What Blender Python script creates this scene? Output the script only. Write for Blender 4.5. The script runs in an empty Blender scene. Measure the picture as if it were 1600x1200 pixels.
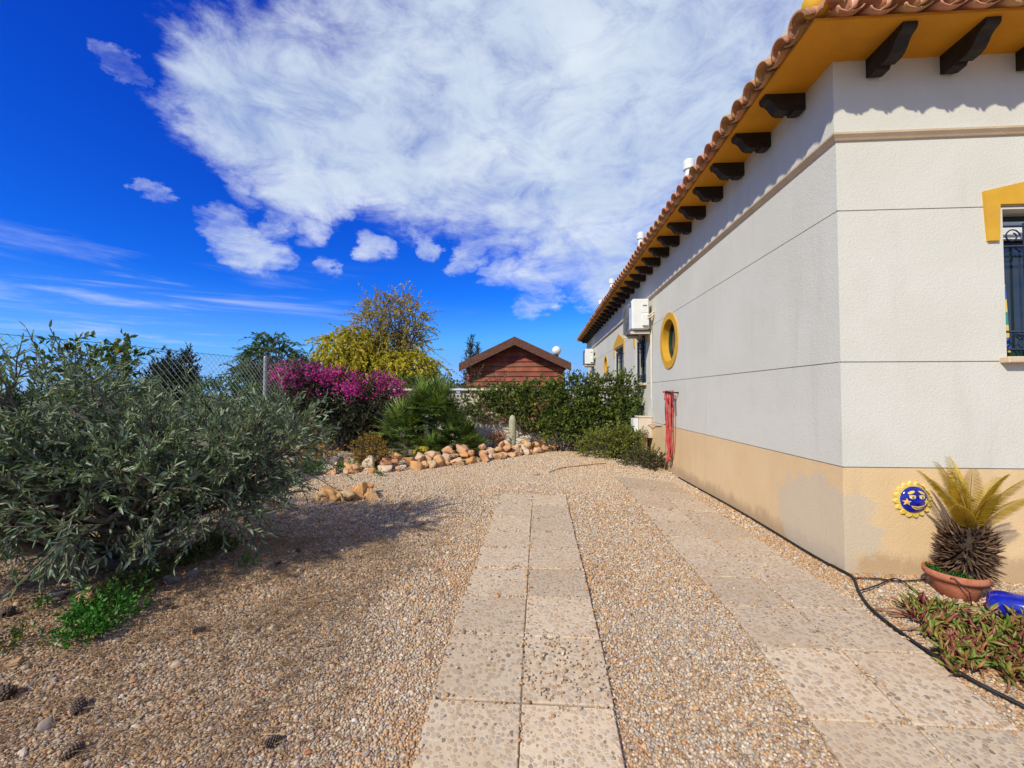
import bpy, math, random
import numpy as np
from mathutils import Vector, Matrix
S = bpy.context.scene
COL = S.collection
rng = np.random.default_rng(7)
random.seed(7)
rad = math.radians

# ------------------------------------------------------------------ camera
FPX = 650.0                      # focal length in pixels of the 1600 px wide photograph
YAW = math.atan(42 / 650); PIT = math.atan(17.5 / 650); EYE = 1.30
cam = bpy.data.cameras.new('camera')
cam.sensor_width = 36; cam.lens = 36 * FPX / 1600; cam.clip_start = .05; cam.clip_end = 3000
camo = bpy.data.objects.new('camera', cam); COL.objects.link(camo)
camo.location = (0, 0, EYE); camo.rotation_euler = (math.pi / 2 + PIT, 0, YAW)
S.camera = camo

# ------------------------------------------------------------------ exposure
S.view_settings.view_transform = 'Standard'; S.view_settings.look = 'None'
S.view_settings.gamma = 1; S.view_settings.exposure = 0.48
S.view_settings.use_curve_mapping = False

# ------------------------------------------------------------------ pixel helpers (a pixel is only a direction)
def ray(px, py):
    a, b = (px - 800) / FPX, (600 - py) / FPX
    cp, sp, cy, sy = math.cos(PIT), math.sin(PIT), math.cos(YAW), math.sin(YAW)
    u = b * cp + sp; w = cp - b * sp
    return np.array([a * cy - w * sy, w * cy + a * sy, u])
def atz(px, py, z): d = ray(px, py); return d * ((z - EYE) / d[2]) + [0, 0, EYE]
def aty(px, py, y): d = ray(px, py); return d * (y / d[1]) + [0, 0, EYE]
def atx(px, py, x): d = ray(px, py); return d * (x / d[0]) + [0, 0, EYE]

# ------------------------------------------------------------------ node helpers
class G:
    def __init__(s, nt): s.nt = nt
    def n(s, typ, props=None, **ins):
        nd = s.nt.nodes.new('ShaderNode' + typ)
        for k, v in (props or {}).items(): setattr(nd, k, v)
        for k, v in ins.items():
            s.put(nd.inputs[int(k[1:])] if k[0] == 'i' and k[1:].isdigit() else nd.inputs[k.replace('_', ' ')], v)
        return nd
    def put(s, sock, v):
        if isinstance(v, bpy.types.NodeSocket): s.nt.links.new(v, sock)
        elif isinstance(v, (tuple, list)) and sock.type == 'RGBA' and len(v) == 3: sock.default_value = (*v, 1)
        else: sock.default_value = v
    def m(s, op, a, b=0., c=0., clamp=False):
        return s.n('Math', {'operation': op, 'use_clamp': clamp}, i0=a, i1=b, i2=c).outputs[0]
    def vm(s, op, a, b=(0, 0, 0)):
        nd = s.n('VectorMath', {'operation': op}, i0=a, i1=b)
        return nd.outputs['Value'] if op in ('DOT_PRODUCT', 'LENGTH', 'DISTANCE') else nd.outputs[0]
    def mix(s, f, a, b, blend='MIX'):
        nd = s.n('Mix', {'data_type': 'RGBA', 'blend_type': blend}, i0=f, i6=a, i7=b); return nd.outputs[2]
    def ss(s, v, lo, hi, a=0., b=1.):
        return s.n('MapRange', {'interpolation_type': 'SMOOTHSTEP'}, i0=v, i1=lo, i2=hi, i3=a, i4=b).outputs[0]
    def noise(s, vec, scale, detail=4., rough=.55, dist=0., dims='3D'):
        return s.n('TexNoise', {'noise_dimensions': dims}, Vector=vec, Scale=scale, Detail=detail, Roughness=rough, Distortion=dist).outputs[0]
    def ramp(s, f, stops, interp='LINEAR'):
        nd = s.n('ValToRGB', None, Fac=f); cr = nd.color_ramp; cr.interpolation = interp
        while len(cr.elements) < len(stops): cr.elements.new(.5)
        for e, (p, c) in zip(cr.elements, stops): e.position = p; e.color = (*c, 1)
        return nd.outputs[0]
    def sep(s, v): nd = s.n('SeparateXYZ', None, i0=v); return nd.outputs
    def comb(s, x, y, z): return s.n('CombineXYZ', None, i0=x, i1=y, i2=z).outputs[0]

# ------------------------------------------------------------------ sun and sky
SUN = Vector((-.81, -1.03, 1.0)).normalized()          # towards the sun: behind the camera, to the left
SUN_EL = math.asin(SUN.z); SUN_ROT = math.atan2(SUN.x, SUN.y)
sl = bpy.data.lights.new('sun', 'SUN'); sl.energy = 3.2; sl.angle = rad(1.1); sl.color = (1, .945, .80)
so = bpy.data.objects.new('sun', sl); COL.objects.link(so)
so.rotation_euler = SUN.to_track_quat('Z', 'Y').to_euler(); so.location = (-20, -28, 26)

def build_world():
    w = bpy.data.worlds.new('World'); S.world = w; w.use_nodes = True
    nt = w.node_tree; g = G(nt); bg = nt.nodes['Background']
    sky = g.n('TexSky', {'sky_type': 'NISHITA', 'sun_disc': False, 'sun_elevation': SUN_EL, 'sun_rotation': SUN_ROT,
                         'altitude': 100, 'air_density': 1.0, 'dust_density': 0., 'ozone_density': 3.0})
    sr = g.n('SeparateColor', None, Color=sky.outputs[0]).outputs      # a deep, clear Mediterranean blue
    hs = g.n('CombineColor', None, Red=g.m('MULTIPLY', g.m('POWER', sr[0], 2.), .03), Green=g.m('MINIMUM', g.m('MULTIPLY', g.m('POWER', sr[1], 1.6), .25), 3.7), Blue=g.m('MINIMUM', g.m('MULTIPLY', sr[2], 1.62), 9.6)).outputs[0]
    d = g.n('TexCoord').outputs['Generated']
    d = g.vm('NORMALIZE', d); x, y, z = g.sep(d)
    zz = g.m('MAXIMUM', z, .05)
    p = g.comb(g.m('DIVIDE', x, zz), g.m('DIVIDE', y, zz), 0.)
    # noise in the plane of the cloud layer for the broad form, in direction space for the wisps
    n1 = g.noise(p, 1.35, 7, .6, .35)
    n2 = g.noise(g.vm('MULTIPLY', d, (8., 8., 15.)), 1., 9, .68, .5)
    nn = g.m('ADD', g.m('MULTIPLY', n1, .45), g.m('MULTIPLY', n2, .55))
    # cloud banks, each round a direction in the sky (azimuth / elevation read from the photograph)
    B = [(410, 165, 9, 1), (500, 185, 11, 1), (640, 175, 14, 1), (800, 200, 15, 1), (930, 250, 14, 1), (820, 60, 20, 1),
         (1010, 100, 20, 1.05), (1160, 160, 20, 1), (640, 30, 13, .75), (1250, -60, 28, 1), (1300, -500, 40, .9), (905, 350, 9.5, .95),
         (965, 405, 7, .95), (450, 260, 6.5, .9), (520, 305, 4.2, .85), (690, 275, 6, .85), (330, 40, 6, .42), (1500, 300, 16, .9),
         (318, 344, 1.6, .62), (345, 357, 2.2, .72), (370, 375, 2.6, .8), (398, 391, 2.8, .84), (425, 404, 2.4, .78), (450, 412, 1.5, .66), (232, 296, 1.2, .62), (250, 303, 1.5, .66), (150, 80, .9, .5), (172, 92, 1.1, .54), (196, 108, 1.1, .54), (218, 122, .8, .5),
         (585, 387, 2.2, .66), (645, 350, 1.8, .66), (660, 382, 2.0, .72), (725, 410, 2.6, .7), (780, 425, 3.0, .68), (835, 445, 4.4, .8),
         (820, 410, 3, .66), (520, 416, 1.6, .64), (360, 297, 2.6, .66), (425, 345, 2.4, .62), (480, 365, 2.4, .6), (740, 385, 2.2, .6),
         (1700, 420, 9, .7), (-900, -100, 12, .7)]
    # wind-torn outlines: the banks are sampled through a warped direction
    wn = g.n('TexNoise', None, Vector=g.vm('MULTIPLY', d, (9., 9., 15.)), Scale=1., Detail=7., Roughness=.62).outputs[1]
    dw = g.vm('NORMALIZE', g.vm('ADD', d, g.vm('MULTIPLY', g.vm('SUBTRACT', wn, (.5, .5, .5)), (.19, .14, .075))))
    D = g.ss(y, .15, -.35, 0., .68)               # unseen broken cloud added behind the camera to neutralise the blue ambient
    for px, py, r, wt in B:
        v = ray(px, py); v = v / np.linalg.norm(v)
        dt = g.vm('DOT_PRODUCT', dw, tuple(v))
        b = g.ss(dt, math.cos(rad(r * 1.25)), math.cos(rad(r * .35)), 0., wt)
        D = g.m('MAXIMUM', D, b)
    dens = g.m('ADD', D, g.m('MULTIPLY', g.m('SUBTRACT', nn, .5), 2.0))
    mask = g.ss(dens, .30, 1.16)
    mask = g.m('MULTIPLY', mask, .95)
    # light and shade inside the cloud
    n3 = g.noise(p, 1.1, 5, .55, .2)
    shade = g.ss(g.m('ADD', g.m('MULTIPLY', g.m('ADD', g.m('MULTIPLY', n3, .6), g.m('MULTIPLY', n2, .4)), .8), g.m('MULTIPLY', g.m('SUBTRACT', dens, .5), -.17)), .17, .50)
    ccol = g.mix(shade, (4.1, 5.3, 7.1), (8.0, 8.6, 9.0))
    # thin cirrus near the horizon
    pc = g.vm('MULTIPLY', d, (2.2, 2.2, 26.))
    ci = g.ss(g.noise(pc, 1., 6, .6, .5), .50, .78)
    band = g.m('MULTIPLY', g.ss(z, -.02, .06), g.ss(z, .16, .30, 1., 0.))
    side = g.ss(x, -.75, -.1, 1., .10)
    ci = g.m('MULTIPLY', g.m('MULTIPLY', ci, band), g.m('MULTIPLY', side, .85))
    hz = g.ss(z, -.02, .24, .55, 0.)                  # paler air low down
    hs = g.mix(hz, hs, (3.2, 5.6, 9.0))
    c = g.mix(ci, hs, (5.6, 6.5, 8.4))
    c = g.mix(mask, c, ccol)
    nt.links.new(c, bg.inputs[0]); bg.inputs[1].default_value = .081
    w.cycles.sampling_method = 'NONE'          # a smooth sky; the sun is a lamp of its own
build_world()

# ------------------------------------------------------------------ mesh helpers
def link(name, me, parent=None, mat=None):
    o = bpy.data.objects.new(name, me); COL.objects.link(o)
    if parent: o.parent = parent
    if mat and me is not None and not me.materials: me.materials.append(mat)
    return o
def tag(o, label, cat, group=None):
    o['label'] = label; o['category'] = cat
    if group: o['group'] = group
    return o
def thing(name, label, cat, loc=(0, 0, 0), rz=0, group=None):
    o = bpy.data.objects.new(name, None); COL.objects.link(o); o.empty_display_size = .1
    o.location = loc; o.rotation_euler = (0, 0, rz)
    return tag(o, label, cat, group)
def mesh(name, V, F, smooth=False):
    me = bpy.data.meshes.new(name)
    me.from_pydata([tuple(map(float, v)) for v in V], [], [tuple(map(int, f)) for f in F]); me.update()
    if smooth: me.polygons.foreach_set('use_smooth', [True] * len(me.polygons))
    return me
def npmesh(name, V, F, t=None, smooth=False):
    """V (n,3) F (m,k) arrays of equal-sized faces, t a value per vertex"""
    me = bpy.data.meshes.new(name); V = np.asarray(V, 'f'); F = np.asarray(F, 'i'); k = F.shape[1]
    me.vertices.add(len(V)); me.vertices.foreach_set('co', V.ravel())
    me.loops.add(F.size); me.loops.foreach_set('vertex_index', F.ravel())
    me.polygons.add(len(F)); me.polygons.foreach_set('loop_start', np.arange(0, F.size, k, dtype='i'))
    me.polygons.foreach_set('loop_total', np.full(len(F), k, 'i'))
    if smooth: me.polygons.foreach_set('use_smooth', np.ones(len(F), bool))
    me.update(calc_edges=True)
    if t is not None:
        a = me.attributes.new('t', 'FLOAT', 'POINT'); a.data.foreach_set('value', np.asarray(t, 'f'))
    return me
class MB:
    """collects simple shapes into one mesh"""
    def __init__(s): s.V = []; s.F = []
    def add(s, V, F):
        b = len(s.V); s.V += [tuple(v) for v in V]; s.F += [tuple(i + b for i in f) for f in F]; return s
    def box(s, x0, x1, y0, y1, z0, z1, c=0.):
        if c <= 0:
            V = [(x, y, z) for z in (z0, z1) for y in (y0, y1) for x in (x0, x1)]
            return s.add(V, [(0, 2, 3, 1), (4, 5, 7, 6), (0, 1, 5, 4), (2, 6, 7, 3), (0, 4, 6, 2), (1, 3, 7, 5)])
        V = []; idx = {}
        for i, (sx, X) in enumerate(((-1, x0), (1, x1))):
            for j, (sy, Y) in enumerate(((-1, y0), (1, y1))):
                for k, (sz, Z) in enumerate(((-1, z0), (1, z1))):
                    for ax in range(3):
                        p = [X - sx * c, Y - sy * c, Z - sz * c]; p[ax] = (X, Y, Z)[ax]
                        idx[i, j, k, ax] = len(V); V.append(p)
        F = []
        for k in (0, 1):
            F.append([idx[i, j, k, 2] for i, j in ((0, 0), (1, 0), (1, 1), (0, 1))][::1 if k else -1])
            F.append([idx[i, k, j, 1] for i, j in ((0, 0), (1, 0), (1, 1), (0, 1))][::-1 if k else 1])
            F.append([idx[k, i, j, 0] for i, j in ((0, 0), (1, 0), (1, 1), (0, 1))][::1 if k else -1])
        for a in range(3):
            b, cc = (a + 1) % 3, (a + 2) % 3
            for u in (0, 1):
                for v in (0, 1):
                    q = []
                    for w_, ax in ((0, b), (1, b), (1, cc), (0, cc)):
                        e = [0, 0, 0]; e[a] = w_; e[b] = u; e[cc] = v; q.append(idx[(*e, ax)])
                    F.append(q if (u ^ v) else q[::-1])
        for i in (0, 1):
            for j in (0, 1):
                for k in (0, 1):
                    q = [idx[i, j, k, a] for a in range(3)]; F.append(q if (i + j + k) % 2 else q[::-1])
        return s.add(V, F)
    def tube(s, P, R, n=8, cap=True):
        P = [Vector(p) for p in P]; m = len(P)
        if not hasattr(R, '__len__'): R = [R] * m
        V = []; F = []; prev = None
        for i, p in enumerate(P):
            d = (P[min(i + 1, m - 1)] - P[max(i - 1, 0)]).normalized()
            if prev is None: prev = d.orthogonal().normalized()
            u = (prev - d * prev.dot(d))
            u = u.normalized() if u.length > 1e-6 else d.orthogonal().normalized()
            prev = u; w = d.cross(u)
            for k in range(n):
                a = 2 * math.pi * k / n; V.append(p + (u * math.cos(a) + w * math.sin(a)) * R[i])
        for i in range(m - 1):
            for k in range(n):
                k2 = (k + 1) % n; F.append((i * n + k, i * n + k2, (i + 1) * n + k2, (i + 1) * n + k))
        if cap: F += [tuple(range(n))[::-1], tuple(range((m - 1) * n, m * n))]
        return s.add(V, F)
    def lathe(s, prof, n=24, at=(0, 0, 0), cap=True, rib=0, ribd=0.):
        V = []; F = []; m = len(prof)
        for r, z in prof:
            for k in range(n):
                a = 2 * math.pi * k / n; rr = r * (1 + (ribd * math.cos(a * rib) if rib else 0))
                V.append((at[0] + rr * math.cos(a), at[1] + rr * math.sin(a), at[2] + z))
        for i in range(m - 1):
            for k in range(n):
                k2 = (k + 1) % n; F.append((i * n + k, i * n + k2, (i + 1) * n + k2, (i + 1) * n + k))
        if cap: F += [tuple(range(n))[::-1], tuple(range((m - 1) * n, m * n))]
        return s.add(V, F)
    def prism(s, poly, fn0, fn1):
        """poly 2-D outline, fn0/fn1 map a 2-D point to the two end planes"""
        n = len(poly); V = [fn0(p) for p in poly] + [fn1(p) for p in poly]
        F = [tuple(range(n)), tuple(range(n, 2 * n))[::-1]] + [(i, n + i, n + (i + 1) % n, (i + 1) % n) for i in range(n)]
        return s.add(V, F)
    def build(s, name, mat, parent=None, smooth=False, loc=None):
        me = mesh(name, s.V, s.F, smooth); fixn(me); o = link(name, me, parent, mat)
        if loc is not None: o.location = loc
        return o
def fixn(me):
    import bmesh
    bm = bmesh.new(); bm.from_mesh(me); bmesh.ops.recalc_face_normals(bm, faces=bm.faces); bm.to_mesh(me); bm.free()
def copy_tree(o, parent=None):
    c = o.copy(); COL.objects.link(c); c.parent = parent
    for ch in list(o.children): copy_tree(ch, c)
    return c
def unit(a): return a / np.maximum(np.linalg.norm(a, axis=-1, keepdims=True), 1e-9)
LEAF = {
 'broad': ([(0, 0, 0), (.42, .5, .1), (.42, -.5, .1), (1, 0, 0), (.45, 0, -.02)], [(0, 4, 3, 1), (0, 2, 3, 4)]),
 'quad': ([(0, 0, 0), (.45, .5, .08), (1, 0, 0), (.45, -.5, .08)], [(0, 3, 2, 1)]),
 'strip': ([(0, .5, 0), (0, -.5, 0), (.5, .42, .1), (.5, -.42, .1), (1, .08, -.05), (1, -.08, -.05)], [(0, 1, 3, 2), (2, 3, 5, 4)]),
 'flesh': ([(0, .3, -.02), (0, -.3, -.02), (0, 0, .05), (.5, .5, .02), (.5, -.5, .02), (.5, 0, -.13), (1, .04, .10), (1, -.04, .10), (1, 0, .08)], [(0, 1, 4, 3), (1, 2, 5, 4), (2, 0, 3, 5), (3, 4, 7, 6), (4, 5, 8, 7), (5, 3, 6, 8)]),
 'lance': ([(0, 0, 0), (.3, .45, .05), (.3, -.45, .05), (.7, .38, .03), (.7, -.38, .03), (1, 0, -.05)], [(0, 2, 4, 5), (0, 5, 3, 1)]),
}
def leafmesh(name, P, D, L, W, t, kind='quad', up=None, roll=1.0):
    n = len(P); D = unit(np.asarray(D, float)); R = rng.normal(size=(n, 3)) * roll
    if up is not None: R = R + np.asarray(up)
    sd = unit(np.cross(D, R)); nr = np.cross(sd, D)
    T, F = LEAF[kind]; T = np.array(T); k = len(T)
    L = np.broadcast_to(L, n)[:, None, None]; W = np.broadcast_to(W, n)[:, None, None]
    V = P[:, None] + D[:, None] * T[None, :, 0:1] * L + sd[:, None] * T[None, :, 1:2] * W + nr[:, None] * T[None, :, 2:3] * L
    F = (np.array(F)[None] + (np.arange(n) * k)[:, None, None]).reshape(-1, 4)
    return npmesh(name, V.reshape(-1, 3), F, np.repeat(np.broadcast_to(t, n), k))

# ------------------------------------------------------------------ materials
def newmat(name):
    m = bpy.data.materials.new(name); m.use_nodes = True
    return m, G(m.node_tree), m.node_tree.nodes['Principled BSDF']
def surf(name, c1, c2, rough=.8, scale=4., bump=.0, bscale=60., lo=.35, hi=.65, rnd=0., metallic=0., spec=.3, coat=0., dirt=None, coords='Object'):
    """two-tone noise colour, optional tint per object, fine relief"""
    m, g, b = newmat(name); tc = g.n('TexCoord').outputs[coords]
    if coords == 'World': pass
    c = g.mix(g.ss(g.noise(tc, scale, 6, .6, .3), lo, hi), c1, c2)
    if dirt: c = g.mix(g.m('MULTIPLY', g.ss(g.noise(tc, scale * .37, 5, .65, .6), .52, .72), dirt[1]), c, dirt[0])
    if rnd:
        r = g.n('ObjectInfo').outputs['Random']
        c = g.n('HueSaturation', None, Hue=g.m('ADD', .5, g.m('MULTIPLY', g.m('SUBTRACT', r, .5), rnd * .12)), Saturation=1.,
                Value=g.m('ADD', 1 - rnd * .5, g.m('MULTIPLY', g.m('FRACT', g.m('MULTIPLY', r, 7.31)), rnd)), Color=c).outputs[0]
    g.put(b.inputs['Base Color'], c); b.inputs['Roughness'].default_value = rough; b.inputs['Metallic'].default_value = metallic
    b.inputs['Specular IOR Level'].default_value = spec; b.inputs['Coat Weight'].default_value = coat
    if bump:
        h = g.noise(tc, bscale, 6, .6)
        g.put(b.inputs['Normal'], g.n('Bump', None, Strength=bump, Distance=.01, Height=h).outputs[0])
    return m
def leafmat(name, stops, trans=.3, rough=.55, back=None, spec=.25, rnd=0.):
    m, g, b = newmat(name)
    t = g.n('Attribute', {'attribute_name': 't'}).outputs['Fac']
    c = g.ramp(t, stops)
    if rnd: c = g.n('HueSaturation', None, Hue=.5, Saturation=1., Value=g.m('ADD', 1 - rnd, g.m('MULTIPLY', g.n('ObjectInfo').outputs['Random'], rnd * 1.7)), Color=c).outputs[0]
    if back: c = g.mix(g.n('NewGeometry').outputs['Backfacing'], c, back)
    g.put(b.inputs['Base Color'], c); b.inputs['Roughness'].default_value = rough; b.inputs['Specular IOR Level'].default_value = spec
    tr = g.n('BsdfTranslucent', None, Color=g.mix(.5, c, g.mix(1., c, (1., 1.1, .5), 'MULTIPLY')))
    mx = g.n('MixShader', None, i0=trans, i1=b.outputs[0], i2=tr.outputs[0])
    g.put(m.node_tree.nodes['Material Output'].inputs[0], mx.outputs[0])
    return m
def glassmat(name, tint=(.02, .03, .035)):
    m, g, b = newmat(name); b.inputs['Base Color'].default_value = (*tint, 1); b.inputs['Roughness'].default_value = .04
    b.inputs['Specular IOR Level'].default_value = .8; return m
M = {}
def wallmat(name, c1, c2, stain, stamt, patch=None):
    """fine sand render on masonry: grain, broad tone, streaks of weather, optional peeled patch (world position)"""
    m, g, b = newmat(name); ps = g.n('NewGeometry').outputs['Position']
    c = g.mix(g.ss(g.noise(ps, 1.3, 5, .6, .4), .3, .7), c1, c2)
    st = g.noise(g.vm('MULTIPLY', ps, (5., 5., .7)), 1., 6, .6, .3)
    c = g.mix(g.m('MULTIPLY', g.ss(st, .50, .78), stamt), c, stain)
    gr = g.noise(ps, 130., 3, .6)
    c = g.mix(g.m('MULTIPLY', g.ss(gr, .55, .75), .14), c, stain)
    if patch:
        z_ = g.sep(ps)[2]                                     # splashed soil along the foot of the wall
        sp_ = g.ss(g.m('ADD', z_, g.m('MULTIPLY', g.noise(g.vm('MULTIPLY', ps, (6., 6., 2.5)), 1., 7, .7, .5), -.34)), -.10, .02, 1., 0.)
        c = g.mix(g.m('MULTIPLY', sp_, .55), c, (.36, .24, .14))
        pc, rad_, col = patch
        dd = g.vm('LENGTH', g.vm('MULTIPLY', g.vm('SUBTRACT', ps, pc), rad_))
        f = g.ss(g.m('ADD', dd, g.m('MULTIPLY', g.m('SUBTRACT', g.noise(ps, 4., 6, .65, .5), .5), 1.5)), .85, 1.05, 1., 0.)
        c = g.mix(g.m('MULTIPLY', f, .7), c, col)
    g.put(b.inputs['Base Color'], c); b.inputs['Roughness'].default_value = .9; b.inputs['Specular IOR Level'].default_value = .15
    h = g.m('ADD', g.m('MULTIPLY', gr, .5), g.m('MULTIPLY', g.noise(ps, 55., 4, .6), .7))
    h = g.m('ADD', h, g.m('MULTIPLY', g.noise(ps, 7., 3, .5), .5))
    g.put(b.inputs['Normal'], g.n('Bump', None, Strength=.42, Distance=.010, Height=h).outputs[0])
    return m
M['wall'] = wallmat('white_render', (.61, .59, .50), (.65, .63, .545), (.50, .475, .39), .34)
M['plinth'] = wallmat('sand_render', (.68, .485, .255), (.73, .53, .30), (.56, .40, .22), .5,
                      ((2.225, 3.55, .28), (3., 1.9, 2.6), (.56, .48, .36)))
M['cream'] = wallmat('cream_render', (.70, .63, .50), (.75, .68, .56), (.45, .38, .29), .6)
M['ochre'] = surf('ochre_paint', (.60, .25, .008), (.66, .285, .012), .75, 2.5, .15, 80, dirt=((.42, .19, .02), .45))
M['yellow'] = surf('yellow_paint', (.60, .32, .022), (.66, .37, .035), .75, 5, .2, 90, dirt=((.52, .28, .05), .4))
M['cornice'] = surf('cornice_render', (.58, .44, .28), (.64, .50, .34), .9, 5, .3, 90)
M['tile'] = surf('terracotta_tile', (.50, .215, .095), (.60, .33, .18), .85, 7, .5, 45, rnd=.28, dirt=((.64, .47, .31), .7))
M['darkwood'] = surf('dark_stained_wood', (.016, .011, .008), (.032, .022, .016), .55, 9, .5, 50, rnd=.3)
M['white_metal'] = surf('white_enamel', (.70, .70, .67), (.76, .76, .73), .4, 3, 0, 50, dirt=((.6, .58, .52), .4))
M['beige_metal'] = surf('beige_enamel', (.62, .52, .40), (.68, .58, .46), .5, 6, .1, 50)
M['grey_grille'] = surf('grey_grille', (.16, .16, .155), (.20, .20, .19), .6, 6)
M['iron'] = surf('dark_blue_iron', (.006, .016, .045), (.012, .028, .07), .5, 12, .2, 90)
M['green_frame'] = surf('dark_green_frame', (.006, .035, .026), (.012, .05, .036), .45, 8)
M['dark'] = surf('unlit_room_dark', (.02, .02, .022), (.03, .03, .03), .9, 3)
M['glass'] = glassmat('window_glass')
M['curtain'] = surf('net_curtain', (.62, .64, .66), (.72, .73, .74), .9, 3)
M['terracotta'] = surf('terracotta_pot', (.40, .125, .062), (.50, .19, .10), .85, 9, .4, 60, dirt=((.55, .36, .27), .7))
M['cobalt'] = surf('cobalt_glaze', (.008, .012, .24), (.012, .02, .34), .12, 6, 0, 50, spec=.6, coat=.6)
M['plaque_yellow'] = surf('yellow_glaze', (.75, .50, .06), (.80, .62, .20), .3, 25, .3, 60, spec=.5, coat=.3)
M['plaque_orange'] = surf('orange_glaze', (.80, .38, .04), (.82, .5, .1), .3, 30, 0, spec=.5)
M['plaque_white'] = surf('white_glaze', (.8, .72, .5), (.82, .78, .65), .3, 30, 0, spec=.5)
M['black_rubber'] = surf('black_hose', (.012, .012, .012), (.025, .024, .022), .55, 20, .2, 80)
M['red_hose'] = surf('red_hose', (.50, .05, .045), (.62, .12, .10), .45, 14, .1, 80)
M['bark'] = surf('grey_bark', (.11, .085, .06), (.20, .165, .125), .9, 14, .8, 40)
M['twig'] = surf('twig_bark', (.10, .075, .05), (.17, .13, .09), .9, 20, .3, 60)
M['post'] = surf('galvanised_post', (.27, .28, .28), (.38, .39, .385), .5, 18, .2, 60, metallic=.3)
M['wire'] = surf('galvanised_wire', (.16, .17, .17), (.22, .23, .23), .5, 18, metallic=.3)
M['lattice'] = surf('lattice_concrete', (.52, .45, .36), (.60, .54, .45), .9, 8, .4, 70, rnd=.15)
M['shedwood'] = surf('red_brown_boards', (.20, .052, .022), (.32, .10, .042), .6, 3.5, .35, 30, rnd=.35)
M['shedroof'] = surf('brown_roof_felt', (.085, .035, .022), (.15, .065, .04), .85, 25, .5, 60)
def rockmat(name, stops):
    m, g, b = newmat(name); tc = g.n('TexCoord').outputs['Object']; r = g.n('ObjectInfo').outputs['Random']
    v = g.vm('ADD', tc, g.comb(g.m('MULTIPLY', r, 31.), g.m('MULTIPLY', r, 17.), 0.))
    f = g.m('ADD', g.m('MULTIPLY', g.noise(v, 7., 7, .65, .5), .62), g.m('MULTIPLY', g.m('FRACT', g.m('MULTIPLY', r, 9.17)), .38))
    c = g.ramp(f, stops)
    c = g.mix(g.m('MULTIPLY', g.ss(g.noise(v, 38., 5, .65), .52, .72), .35), c, (.72, .58, .46))
    g.put(b.inputs['Base Color'], c); b.inputs['Roughness'].default_value = .92; b.inputs['Specular IOR Level'].default_value = .15
    h = g.m('ADD', g.noise(v, 26., 7, .7), g.m('MULTIPLY', g.noise(v, 90., 4, .6), .4))
    g.put(b.inputs['Normal'], g.n('Bump', None, Strength=.8, Distance=.02, Height=h).outputs[0])
    return m
M['rock'] = rockmat('orange_limestone', [(.22, (.50, .24, .11)), (.36, (.70, .36, .17)), (.5, (.74, .47, .27)), (.64, (.74, .57, .40)), (.8, (.70, .63, .50))])
M['orock'] = rockmat('ochre_sandstone', [(.2, (.58, .25, .08)), (.45, (.74, .38, .14)), (.7, (.76, .52, .28))])
M['grock'] = rockmat('grey_stone', [(.25, (.22, .18, .15)), (.5, (.36, .31, .27)), (.8, (.45, .42, .38))])

# ------------------------------------------------------------------ ground form
_ty = np.arange(-12, 60, .05)
_tg = np.interp(_ty, [-12, -2, 1.0, 1.6, 1.86, 2.2, 3, 4, 5.3, 7, 9.5, 12, 60], [-.3, -.3, -.2, -.133, -.08, -.018, .003, .012, .088, .09, .085, .06, 0])
_k = np.exp(-.5 * (np.arange(-8, 9) * .05 / .13) ** 2); _tg = np.convolve(np.pad(_tg, 8, 'edge'), _k / _k.sum(), 'valid')
def sst(x, a, b): u = np.clip((np.asarray(x, float) - a) / (b - a), 0, 1); return u * u * (3 - 2 * u)
def gz(x, y):
    x = np.asarray(x, float); y = np.asarray(y, float)
    h = np.interp(y, _ty, _tg)
    h = np.where(y > 3.3, h * (1 - sst(x, .9, 2.15)), h)
    h = h - .05 * sst(x, 2.4, 3.6) * (1 - sst(y, 4, 6))
    return h + .006 * np.sin(x * 2.3 + 1) * np.cos(y * 1.9)
def gp(px, py):
    """where the ray through a pixel meets the ground"""
    z = 0.
    for _ in range(12): p = atz(px, py, z); z = float(gz(p[0], p[1]))
    return np.array([p[0], p[1], z])

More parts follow.
